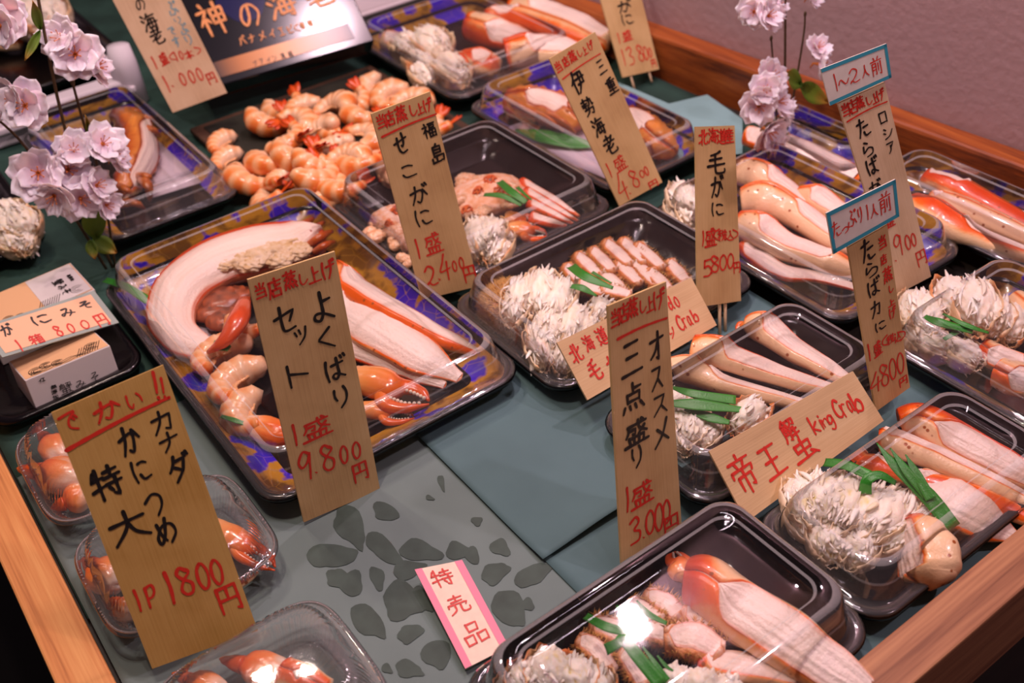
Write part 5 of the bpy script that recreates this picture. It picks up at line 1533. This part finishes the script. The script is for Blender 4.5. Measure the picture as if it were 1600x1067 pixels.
crab_body('white flaked body of the hairy crab heaped in front of its shell', [(820, 440, 800, 500, 46, .012), (850, 425, 842, 490, 50, .012), (885, 440, 860, 500, 48, .010), (860, 490, 850, 545, 52, .006), (905, 480, 880, 540, 50, .004), (840, 510, 850, 570, 46, .004), (890, 530, 880, 580, 46, .002), (925, 500, 915, 545, 44, .002), (835, 445, 790, 470, 40, .014), (945, 470, 930, 500, 36, .004)], 0.012, seed=21, skin_t=.2, frill=.5)
leg_row([(902, 400, 935, 432), (925, 392, 958, 425), (946, 380, 985, 415), (972, 378, 1010, 412), (995, 385, 1035, 420)], '%s short peeled hairy crab leg from the left in the back row', 'peeled hairy crab legs in the back row', 0.014, 27)
leg_row([(885, 418, 910, 445), (908, 430, 940, 462), (940, 425, 975, 458), (965, 412, 1000, 445), (990, 410, 1028, 448), (1015, 425, 1045, 455), (1045, 412, 1072, 442)], '%s short peeled hairy crab leg from the left in the front row', 'peeled hairy crab legs in the front row', 0.010, 28)
leg_row([(905, 445, 945, 458), (940, 452, 985, 462)], '%s curved claw arm piece before the hairy crab legs', 'hairy crab arm pieces', 0.012, 28)
baran('green leaf blades lying between the hairy crab body and legs', [[(892, 415, .046, 16), (915, 432, .05, 16), (958, 450, .044, 6)], [(892, 447, .044, 8), (910, 450, .046, 12), (932, 462, .04, 4)], [(925, 425, .046, 6), (955, 442, .046, 3)]])

# ------------------------------------------------------------------ three-leg tray
crab_leg('lowest cream king crab leg of the three behind the 3,000 yen sign', [(1042, 578, 44), (1075, 578, 56), (1110, 592, 46), (1180, 612, 40), (1240, 628, 32), (1275, 640, 20)], 0.010, om=60, win=(.34, .98), roll=-46, orange=(150, .45), ends=.2, seed=60)
crab_leg('middle king crab leg with an orange joint in the three-leg tray', [(1085, 545, 52), (1120, 550, 62), (1170, 568, 52), (1240, 592, 40), (1320, 612, 18)], 0.013, om=64, win=(.25, .98), roll=-30, orange=(-45, 1.0), ends=.4, seed=61)
crab_leg('rear king crab leg with upright cut joint in the three-leg tray', [(1168, 510, 40), (1195, 512, 58), (1240, 545, 46), (1285, 570, 38), (1325, 595, 24)], 0.015, om=60, win=(.2, .98), roll=-25, orange=(-60, .8), ends=.5, seed=62)
claw('red joint stub behind the rear leg of the three-leg tray', 1180, 505, 1152, 518, 26, 1, 0.016, None, 0.1)
crab_body('white flaked crab body left of the green leaf in the three-leg tray', [(1065, 625, 1060, 680, 44, .006), (1090, 640, 1075, 690, 46, .006), (1115, 660, 1090, 698, 44, .002), (1060, 665, 1070, 705, 40, 0), (1055, 610, 1050, 640, 36, .006)], 0.010, seed=31, skin_t=.05, frill=.4)
crab_body('wedge of crab body with orange shell beside the king crab name card', [(1190, 632, 1150, 672, 52, .006), (1205, 650, 1170, 680, 44, .0)], 0.012, seed=35, skin_t=.55)
baran('broad green leaf blades in the three-leg tray', [[(1050, 605, .040, 6), (1085, 615, .044, 14), (1150, 625, .04, 16)], [(1050, 630, .04, 12), (1090, 632, .042, 20), (1160, 640, .038, 10)], [(1070, 638, .036, 8), (1110, 652, .036, 16), (1140, 660, .034, 8)]])

# ------------------------------------------------------------------ front right tray
crab_leg('rear king crab leg with wide orange back beside the cedar rail', [(1405, 662, 50), (1440, 660, 64), (1500, 690, 62), (1560, 722, 56), (1640, 765, 30)], 0.012, om=50, win=(.34, .98), roll=12, orange=(-70, 1.1), ends=.5, seed=70)
crab_leg('middle king crab leg with long cream side beside the cedar rail', [(1375, 690, 46), (1400, 692, 56), (1460, 715, 50), (1540, 752, 44), (1640, 800, 24)], 0.012, om=46, win=(.08, .98), roll=-45, orange=(-20, .7), ends=.7, seed=71)
crab_leg('front king crab leg with orange end beside the cedar rail', [(1330, 722, 28), (1370, 730, 44), (1440, 752, 40), (1520, 775, 44), (1640, 825, 26)], 0.008, om=50, win=(.2, .5), roll=-50, orange=(60, .9), ends=.7, seed=72)
crab_leg('white split crab fillet next to the pointed green leaf at the right', [(1440, 752, 50), (1480, 778, 84), (1530, 805, 74), (1588, 840, 20)], 0.006, om=84, win=(0, .99), orange=(60, .5), ends=.1, seed=73, bulge=.25, pink=.2)
crab_body('large white fanned crab body in the front right tray', [(1250, 750, 1262, 815, 60, .008), (1285, 745, 1280, 820, 62, .010), (1335, 750, 1305, 825, 62, .010), (1375, 765, 1325, 835, 58, .008), (1415, 775, 1350, 840, 60, .006), (1445, 795, 1375, 855, 50, .004), (1240, 780, 1265, 840, 46, .004), (1290, 820, 1300, 875, 60, .0), (1350, 830, 1330, 880, 58, .0)], 0.010, seed=41, fibre='yellow_meat', skin_t=.05, frill=.5)
# cut knuckle
c = Pz(1448, 868, .022); r = mpp(1448, 868, .02)
t = thing('crab_knuckle', 'cut cream crab knuckle with orange top in the corner of the front right tray', 'crab leg', Pz(1448, 868, .008))
P8 = [Pz(1428, 815, .028), Pz(1436, 838, .028), Pz(1446, 864, .025), Pz(1450, 890, .022), Pz(1452, 906, .020)]
leg_parts(t, P8, [20 * r, 40 * r, 50 * r, 50 * r, 40 * r], om=46, win=(0.02, .92), roll=68, orange=(-10, .4), ends=.8, elen=.3, seed=83, N=26, bulge=.05, flat=.8, pink=.5)
baran('fan of pointed green leaf blades in the front right tray', [[(1370, 692, .052, 2), (1405, 735, .046, 16), (1450, 775, .036, 26), (1490, 825, .024, 24)], [(1391, 700, .052, 2), (1420, 740, .046, 14), (1450, 775, .036, 18)], [(1415, 710, .05, 2), (1435, 745, .044, 14), (1455, 780, .036, 16)]])
baran('folded dark green leaf strip over the white body in the front right tray', [[(1288, 722, .040, 14), (1320, 726, .046, 16), (1358, 742, .048, 16)], [(1400, 755, .046, 8), (1375, 742, .052, 14), (1355, 750, .050, 16), (1352, 772, .042, 18)]])

# ------------------------------------------------------------------ front tray
crab_leg('big king crab leg with orange joint and long white window in the front tray', [(1078, 905, 80), (1105, 912, 92), (1150, 945, 92), (1220, 990, 96), (1290, 1040, 84), (1370, 1090, 40)], 0.016, om=60, win=(.30, .99), roll=5, orange=(30, .7), ends=1.0, elen=.32, seed=90, N=40, bulge=.15)
claw('upright orange joint horn of the big leg in the front tray', 1070, 905, 1052, 862, 40, 1, 0.022, None, 0.0)
crab_leg('second pale leg under the big white leg of the front tray', [(1110, 960, 44), (1160, 985, 66), (1230, 1020, 50), (1290, 1062, 24)], 0.010, om=60, win=(.3, .99), roll=-60, orange=(60, .3), ends=.3, seed=91)
crab_leg('split crab leg with red rim at the bottom edge of the front tray', [(1095, 1030, 40), (1150, 1040, 60), (1230, 1055, 56), (1340, 1090, 30)], 0.010, om=70, win=(.05, .99), roll=-30, orange=(40, .6), ends=.7, seed=92)
fz = [([(1010, 928, 26), (1040, 945, 40), (1062, 965, 36)], 'fuzzy short crab leg at the back of the front tray'), ([(1070, 955, 36), (1100, 968, 46), (1135, 980, 40)], 'fuzzy crab joint below the orange horn of the front tray'),
      ([(985, 940, 24), (1005, 955, 34), (1030, 975, 36)], 'fuzzy crab leg with round cut end in the front tray'), ([(925, 975, 32), (955, 985, 42), (985, 1010, 34)], 'fuzzy crab leg at the left of the front tray'),
      ([(1000, 985, 32), (1030, 990, 40), (1060, 1000, 34)], 'fuzzy crab leg left of the oval cut in the front tray'), ([(1040, 1000, 44), (1085, 1000, 62), (1125, 1020, 44)], 'crab segment with large oval cut in the middle of the front tray'),
      ([(905, 1000, 30), (930, 1015, 38), (955, 1050, 32)], 'leftmost fuzzy crab leg beside the yellow meat of the front tray'), ([(975, 1020, 32), (990, 1040, 40), (1010, 1075, 36)], 'fuzzy crab leg under the green leaf of the front tray')]
for k, (p, lb) in enumerate(fz):
    tt = crab_leg(lb, p, 0.012, 'fuzzy crab legs of the front tray', om=58, win=(.12, .92), roll=-10, orange=(95, .7), ends=.6, seed=100 + k, pink=.45, spines=.45, N=24, shell='fuzzy_shell', lip=.55, grain=.5)
    limb_fuzz(tt, p, .012, .0042, 420, k)
crab_body('white crab body with yellow streaks at the bottom edge of the front tray', [(870, 1020, 850, 1085, 70, .008), (905, 1030, 890, 1090, 66, .008), (935, 1045, 920, 1100, 60, .004), (830, 1035, 820, 1090, 60, .004), (795, 1055, 800, 1100, 44, .0)], 0.012, seed=51, fibre='yellow_meat', skin_t=.5)
crab_body('flat flaked white crab meat at the bottom of the front tray', [(1060, 1045, 1055, 1100, 60, .006), (1100, 1050, 1090, 1105, 66, .006), (1140, 1060, 1130, 1110, 60, .004)], 0.012, seed=55, skins=False)
baran('long green leaf strip in the front tray', [[(915, 962, .048, 12), (950, 980, .054, 15), (996, 990, .050, 12)], [(963, 946, .05, 4), (985, 962, .052, 10), (1003, 973, .05, 5)], [(995, 938, .05, 3), (1012, 958, .05, 10), (1042, 974, .046, 6)]])
baran('folded green leaf over the fuzzy legs at the bottom of the front tray', [[(946, 1015, .052, 18), (965, 1005, .056, 16), (975, 1000, .056, 18), (1000, 1030, .052, 20), (1035, 1072, .044, 22)], [(1004, 1010, .05, 3), (1025, 1038, .048, 8), (1045, 1062, .044, 6)], [(1027, 1024, .05, 3), (1040, 1040, .048, 6), (1052, 1048, .046, 3)]])

# ------------------------------------------------------------------ tray behind the 5,800 yen sign
crab_body('white crab body left of the 5,800 yen sign in the leg tray', [(1065, 290, 1068, 330, 44, .008), (1085, 300, 1080, 350, 46, .008), (1055, 310, 1068, 350, 40, .002), (1095, 335, 1090, 365, 40, .0)], 0.012, seed=61, skin_t=.05)
crab_leg('first king crab leg from the back right of the 5,800 yen sign', [(1155, 268, 50), (1185, 275, 58), (1220, 295, 52), (1255, 320, 40), (1280, 335, 24)], 0.014, om=52, win=(.3, .95), roll=-30, orange=(-60, .9), ends=.3, seed=110)
crab_leg('broad cream-jointed king crab leg in the middle of the leg tray', [(1160, 315, 50), (1195, 312, 66), (1245, 335, 54), (1300, 372, 46), (1345, 392, 30)], 0.014, om=46, win=(.45, .98), roll=-25, orange=(-40, .6), ends=.2, seed=111)
crab_leg('king crab leg with cut top reaching behind the teal edged tag', [(1250, 308, 40), (1275, 312, 52), (1310, 335, 44), (1345, 360, 34)], 0.014, om=50, win=(.25, .98), roll=-10, orange=(-50, .7), ends=.2, seed=112)
crab_leg('third king crab leg with long white window in the leg tray', [(1155, 352, 52), (1185, 358, 62), (1230, 385, 54), (1290, 405, 46), (1345, 428, 26)], 0.012, om=54, win=(.22, .8), roll=-25, orange=(-40, .8), ends=.4, seed=113)
crab_leg('lowest thin red-rimmed leg along the front of the leg tray', [(1160, 385, 24), (1185, 400, 36), (1225, 425, 30), (1280, 432, 22), (1340, 450, 14)], 0.009, om=75, win=(.05, .99), roll=-10, orange=(70, 1.0), ends=.7, seed=114)

# ------------------------------------------------------------------ wall-side trays
crab_leg('uppermost orange king crab leg at the far right by the wall rail', [(1448, 280, 36), (1480, 288, 48), (1540, 320, 44), (1640, 375, 34)], 0.016, om=50, win=(.02, .5), roll=-45, orange=(45, 1.1), ends=.0, seed=120)
crab_leg('smooth cream king crab leg at the far right by the wall rail', [(1455, 310, 30), (1490, 320, 40), (1550, 345, 38), (1640, 385, 28)], 0.016, om=40, win=(.02, .2), roll=-20, orange=(-120, .35), ends=.6, seed=121)
crab_leg('red king crab leg piece right of the pale wooden sign', [(1428, 318, 40), (1455, 335, 60), (1490, 355, 54), (1550, 380, 40), (1640, 410, 26)], 0.012, om=46, win=(.5, .98), roll=-40, orange=(20, 1.0), ends=.9, seed=122)
crab_leg('white topped crab leg under the right cherry blossom', [(1168, 212, 34), (1200, 218, 46), (1260, 240, 48), (1340, 275, 36)], 0.014, om=74, win=(.02, .99), roll=-5, orange=(75, .7), ends=.2, seed=123)
crab_leg('dark red crab leg below the white one under the right cherry blossom', [(1240, 262, 26), (1270, 272, 32), (1310, 285, 30), (1350, 298, 22)], 0.010, om=45, win=(.1, .5), roll=-20, orange=(20, 1.0), ends=.8, seed=124)

crab_body('left crab body with a brown speck in the right edge tray', [(1430, 460, 1428, 510, 48, .008), (1455, 465, 1445, 520, 48, .008), (1425, 500, 1440, 545, 44, .0)], 0.012, seed=71, skin_t=.3)
crab_body('tall crab body with orange skin in the right edge tray', [(1485, 440, 1490, 490, 52, .012), (1520, 445, 1525, 510, 58, .012), (1550, 470, 1550, 520, 52, .008), (1580, 480, 1580, 530, 44, .004)], 0.012, seed=75, skin_t=.35)
crab_leg('rounded cream crab joint at the right edge of the picture', [(1585, 470, 40), (1610, 490, 44), (1650, 520, 36)], 0.016, om=30, win=(.6, .9), orange=(0, .2), ends=.1, seed=126)
crab_leg('small orange tipped crab joint in the right edge tray', [(1538, 545, 36), (1560, 558, 40), (1600, 570, 34)], 0.012, om=60, win=(.3, .95), roll=20, orange=(20, .9), ends=.8, seed=127)
crab_leg('rounded crab joint with orange top at the right edge tray front', [(1560, 580, 46), (1585, 590, 52), (1640, 605, 44)], 0.010, om=50, win=(.4, .95), roll=30, orange=(10, .7), ends=.3, seed=128)
crab_body('low white crab body at the front of the right edge tray', [(1440, 530, 1480, 555, 48, .0), (1490, 540, 1525, 570, 44, .0)], 0.010, seed=79, skin_t=.0)
baran('green leaf blades across the right edge tray', [[(1444, 494, .046, 8), (1470, 504, .05, 14), (1520, 518, .046, 8)], [(1473, 490, .048, 3), (1510, 508, .05, 8), (1545, 520, .044, 4)], [(1475, 530, .042, 6), (1500, 515, .046, 8)]])

# ------------------------------------------------------------------ spiny lobsters
def spiny(label, path, zb, legs, seed, om=70, win=(.3, .95), roll=0):
    pts, rad = path_px(path, zb)
    t = thing('spiny_lobster', label, 'lobster', V((pts[0].x, pts[0].y, zb)))
    leg_parts(t, pts, rad, om=om, win=win, roll=roll, orange=(140, .9), ends=.8, seed=seed, shell='ise', meat='meat', spines=.35, N=32)
    b = MB()
    for (x0, y0, x1, y1, w) in legs:
        q = w / 2 * mpp(x0, y0, .03)
        b.tube(spline([Pz(x0, y0, .026), Pz((x0 + x1) / 2 + 4, (y0 + y1) / 2 - 5, .040), Pz(x1, y1, .022)], 9), interp([q, q * .8, q * .4], 9), 7, 0.3)
    b.build('legs', M['ise'], t)
    return t


spiny('orange-brown spiny lobster head half with folded legs in the lobster tray', [(795, 158, 40), (830, 160, 56), (870, 172, 58), (905, 195, 36)], 0.012, [(800, 165, 850, 192, 10), (820, 172, 880, 205, 10), (845, 175, 900, 208, 10), (790, 158, 835, 185, 8), (835, 150, 890, 172, 10), (850, 158, 905, 190, 11)], 5, 40, (.3, .8))
spiny('orange spiny lobster tail with white top right of the slanted sign', [(985, 178, 30), (1005, 200, 52), (1030, 222, 54), (1055, 238, 26)], 0.012, [(1000, 215, 1020, 240, 8)], 8, 62, (.0, .5), 25)
spiny('halved spiny lobster behind the pink blossoms in the left tray', [(190, 185, 38), (212, 200, 52), (222, 240, 54), (205, 280, 44), (185, 310, 26)], 0.012, [(195, 172, 225, 185, 12), (205, 185, 245, 192, 12), (215, 200, 250, 212, 12), (180, 290, 208, 312, 14), (222, 280, 234, 312, 18), (190, 318, 225, 326, 14), (212, 275, 240, 285, 12)], 12, 44, (.25, .85), -60)
def liner(px, label, z=.0105):
    b = MB(); i = [b.pt(Pz(x, y, z)) for x, y in px]; b.face(*i)
    tag(b.build('white_liner_paper', M['white_paper'], solid=0.0003), label, 'liner paper')
liner([(775, 205), (850, 178), (1010, 250), (960, 285)], 'white liner paper under the spiny lobster in the right lobster tray')
liner([(195, 245), (262, 205), (315, 285), (235, 310)], 'white liner paper in the left spiny lobster tray')
baran('dark green leaf lying on the paper in the right lobster tray', [[(805, 203, .016, 6), (850, 213, .02, 26), (895, 222, .018, 24), (930, 228, .016, 6)]])

# ------------------------------------------------------------------ top tray, corner trays
crab_body('pale crab body at the left of the top tray', [(625, 65, 650, 85, 46, .004), (660, 55, 690, 85, 52, .008), (640, 90, 680, 110, 44, .0), (690, 95, 720, 125, 50, .0), (655, 105, 670, 130, 40, 0)], 0.010, seed=81, skin_t=.3)
crab_leg('rear king crab leg running to the wall in the top tray', [(800, 12, 36), (840, 15, 50), (900, 35, 50), (955, 60, 30)], 0.018, om=66, win=(.25, .98), roll=-10, orange=(-50, 1), ends=.6, seed=130)
crab_leg('middle king crab leg in the top tray', [(760, 30, 34), (800, 25, 44), (870, 45, 42), (945, 75, 26)], 0.018, om=50, win=(.1, .4), roll=-20, orange=(70, .8), ends=.7, seed=131)
crab_leg('front king crab leg with white window in the top tray', [(790, 85, 52), (825, 78, 60), (870, 78, 58), (920, 90, 36)], 0.012, om=58, win=(.3, .98), roll=-15, orange=(-30, 1), ends=.8, seed=132)
crab_leg('thick cream crab joint in the middle of the top tray', [(738, 40, 48), (765, 48, 54), (800, 58, 44), (835, 65, 24)], 0.014, om=55, win=(.35, .95), roll=20, orange=(60, .9), ends=.8, seed=133)
crab_leg('orange crab joint at the front of the top tray', [(722, 95, 34), (748, 95, 46), (775, 105, 36)], 0.012, om=40, win=(.4, .8), orange=(10, .9), ends=.8, seed=134)
crab_leg('short cream leg piece at the left end of the top tray', [(605, 62, 34), (630, 70, 40), (665, 85, 30)], 0.012, om=55, win=(.1, .9), orange=(-70, .7), ends=.4, seed=135)
crab_body('frilly white crab meat in the top left corner tray', [(40, 20, 60, 40, 52, .004), (70, 15, 88, 35, 50, .004), (25, 10, 40, 30, 50, .0)], 0.03, seed=85, skin_t=.3, frill=.5)
crab_leg('orange crab leg piece in the top left corner tray', [(-20, 62, 26), (5, 65, 28), (32, 66, 22)], 0.012, om=30, win=(.4, .6), orange=(0, 1), ends=.3, seed=136)
crab_body('flaked crab meat with red flecks in the tray at the left edge', [(5, 325, 25, 350, 46, .006), (25, 335, 45, 365, 48, .006), (0, 350, 20, 375, 44, .004), (35, 360, 40, 390, 36, 0), (10, 370, 30, 390, 40, 0)], 0.012, seed=87, fibre='yellow_meat', skins=True, skin_t=.25, frill=.45)

# ------------------------------------------------------------------ clear packs: claw meat
claw_meat('peeled claw meat at the top of the upper clear pack', 105, 720, 68, 682, 44, 0.008, 1, None)
claw_meat('large orange claw meat lying across the upper clear pack', 140, 750, 48, 735, 56, 0.008, 2, None)
claw_meat('front orange claw meat in the upper clear pack', 145, 768, 92, 790, 44, 0.008, 3, None)
claw_meat('round orange claw meat at the left of the middle clear pack', 190, 915, 140, 880, 56, 0.008, 4, None)
claw_meat('small pale claw meat at the bottom of the middle clear pack', 215, 960, 180, 940, 40, 0.008, 5, None)
claw('orange crab claw right of the 1,800 yen sign in the middle clear pack', 332, 818, 431, 890, 40, 1, 0.010, None, .0)
crab_leg('thin red crab leg under the claw in the middle clear pack', [(360, 920, 18), (385, 905, 14), (402, 893, 8)], 0.007, om=30, win=(.3, .6), orange=(0, 1), ends=.5, seed=140)
claw_meat('claw meat with white end in the nearest clear pack', 460, 1060, 365, 1035, 56, 0.010, 6, None)
crab_leg('orange cut shell of the claw in the nearest clear pack', [(445, 1052, 54), (470, 1062, 58), (510, 1080, 44)], 0.012, om=20, win=(.4, .6), orange=(0, .9), ends=.9, seed=141)
claw_meat('pale claw meat at the bottom edge in the nearest clear pack', 355, 1085, 285, 1058, 44, 0.010, 7, None)

# ------------------------------------------------------------------ shrimp pile
SH = [(375, 203, 0, 95, 0), (378, 233, 0, 85, 0), (425, 180, 1, 150, 8), (445, 160, 1, 120, 0), (480, 172, 2, 30, 10), (515, 172, 1, 300, 14), (545, 150, 2, 200, 6), (590, 135, 1, 60, 4),
      (615, 155, 1, 20, 2), (440, 210, 2, 200, 14), (490, 205, 1, 340, 20), (530, 195, 2, 80, 16), (430, 250, 1, 100, 10), (470, 235, 1, 140, 20), (520, 225, 2, 10, 22), (560, 215, 1, 250, 18),
      (400, 275, 1, 120, 2), (450, 275, 2, 40, 14), (490, 262, 1, 190, 20), (535, 255, 2, 320, 20), (570, 250, 1, 90, 14), (600, 225, 1, 170, 8), (505, 290, 1, 220, 8), (545, 288, 2, 130, 10),
      (585, 285, 1, 300, 4), (430, 305, 1, 60, 2), (605, 265, 2, 30, 2), (575, 178, 1, 130, 8), (690, 198, 1, 60, 2), (665, 175, 2, 140, 2), (640, 165, 1, 330, 2), (455, 195, 1, 260, 16), (500, 240, 2, 160, 24), (470, 300, 2, 280, 2)]
proto = {}
for k, (x, y, kind, rz, dz) in enumerate(SH):
    if kind == 0:
        continue
    q = Pz(x, y, 0.019 + dz * 0.001)
    rot = (math.radians(20 * math.sin(k * 1.7) - 12), math.radians(18 * math.sin(k * 2.3)), math.radians(rz))
    if kind not in proto:
        t = thing('boiled_shrimp', 'boiled orange shrimp heaped on the slate plate', 'shrimp', q, 'boiled shrimps heaped on the plate')
        shrimp_parts(t, 0.0200 if kind == 1 else 0.0205, 0.0140 if kind == 1 else 0.0128, 215 if kind == 1 else 170, kind)
        proto[kind] = t
        t.rotation_euler = rot
    else:
        dup(proto[kind], q, rot)
t = thing('boiled_shrimp', 'straight shrimp at the left of the heap, upper one of two side by side', 'shrimp', Pz(378, 236, 0.019))
shrimp_parts(t, 0.030, 0.0125, 100, 3, tail=False)
t.location = Pz(372, 230, 0.018); t.rotation_euler = (0.1, 0.05, math.radians(75))
q = dup(t, Pz(378, 258, 0.018), (0.1, 0.05, math.radians(70)), 'straight shrimp at the left of the heap, lower one of two side by side')

b = MB()
rim_ = [b.pt(Pz(x, y, .008 + .004 * (k % 2))) for k, (x, y) in enumerate([(965, 128), (1045, 162), (1105, 148), (1160, 186), (1160, 240), (1060, 250), (975, 200)])]
b.fan(rim_, Pz(1060, 190, .014))
tag(b.build('folded_teal_paper', plain('pale_teal_paper', '7ea3a6', 0.75, 0.25, nscale=14, namt=0.08), smooth=False, solid=.0003), 'pale teal folded paper piece between the wall rail and the right lobster tray', 'paper')

# ------------------------------------------------------------------ cherry blossom
branch('pale pink artificial cherry blossom branch rising at the left in front of the styrofoam box',
       [[(176, 418, .0016), (140, 330, .0016), (95, 175, .0015), (60, 0, .0014), (52, -60, .0012)],
        [(180, 418, .0014), (160, 290, .0014), (130, 190, .0013), (113, 128, .0012)],
        [(166, 420, .0014), (110, 330, .0013), (40, 230, .0012), (-5, 185, .0011)]],
       [(118, 85, 0.024, -.2, -.9, .5, -.01), (95, 60, 0.0208, -.5, -.6, .6, 0), (150, 105, 0.0192, .7, -.6, .2, -.01), (40, 165, 0.0224, -.4, -.8, .4, -.02), (15, 155, 0.0192, -.8, -.5, .3, -.01), (5, 20, 0.0224, -.3, -.8, .3, 0),
        (60, 270, 0.0256, -.2, -.9, .4, -.02), (105, 265, 0.024, .2, -.9, .4, -.02), (85, 305, 0.0208, -.5, -.7, -.1, -.03), (125, 310, 0.0224, .2, -.9, .1, -.03), (150, 290, 0.0192, .6, -.7, .3, -.03), (160, 225, 0.0208, .3, -.8, .6, -.02), (180, 245, 0.0176, .7, -.6, .2, -.02), (115, 235, 0.0192, .0, -.8, .7, -.02), (165, 320, 0.016, .4, -.8, .0, -.03), (0, 40, 0.0192, -.6, -.7, .2, -.02)],
       [(62, 45, 50, 0, 14, 0), (62, 48, 38, 95, 12, 0), (148, 238, 132, 178, 11, 0), (150, 235, 198, 262, 12, 0), (150, 370, 140, 310, 34, -.01), (145, 372, 182, 395, 26, -.01), (140, 375, 148, 405, 18, -.01)], 0.957)
branch('pale pink artificial cherry blossom branch rising at the right in front of the wall',
       [[(1222, 255, .0013), (1226, 150, .0013), (1227, 0, .0012), (1226, -50, .001)],
        [(1219, 255, .0012), (1238, 160, .0011), (1255, 60, .001), (1258, 22, .0009)],
        [(1216, 255, .0011), (1212, 160, .001), (1205, 60, .0009)]],
       [(1178, 18, 0.016, -.7, -.6, .3, 0), (1200, 25, 0.0176, .0, -.8, .5, -.01), (1215, 10, 0.0144, .5, -.7, .4, 0), (1205, 120, 0.0192, -.1, -.8, .6, -.01), (1185, 165, 0.0208, -.6, -.8, .2, -.02), (1215, 160, 0.0192, .3, -.8, .4, -.02), (1228, 175, 0.016, .7, -.6, .1, -.01), (1200, 205, 0.0208, .0, -.9, -.2, -.02), (1212, 225, 0.016, .3, -.8, -.3, -.02), (1278, 75, 0.016, .1, -.6, .8, 0), (1280, 100, 0.0176, .5, -.8, .0, -.01), (1195, 140, 0.0176, -.4, -.7, .5, -.02), (1268, -5, 0.0144, .3, -.8, .3, 0)],
       [(1248, 132, 1225, 112, 28, 0), (1246, 133, 1292, 160, 30, 0), (1215, 215, 1198, 248, 18, -.01), (1222, 190, 1232, 245, 10, 0)], 0.657)
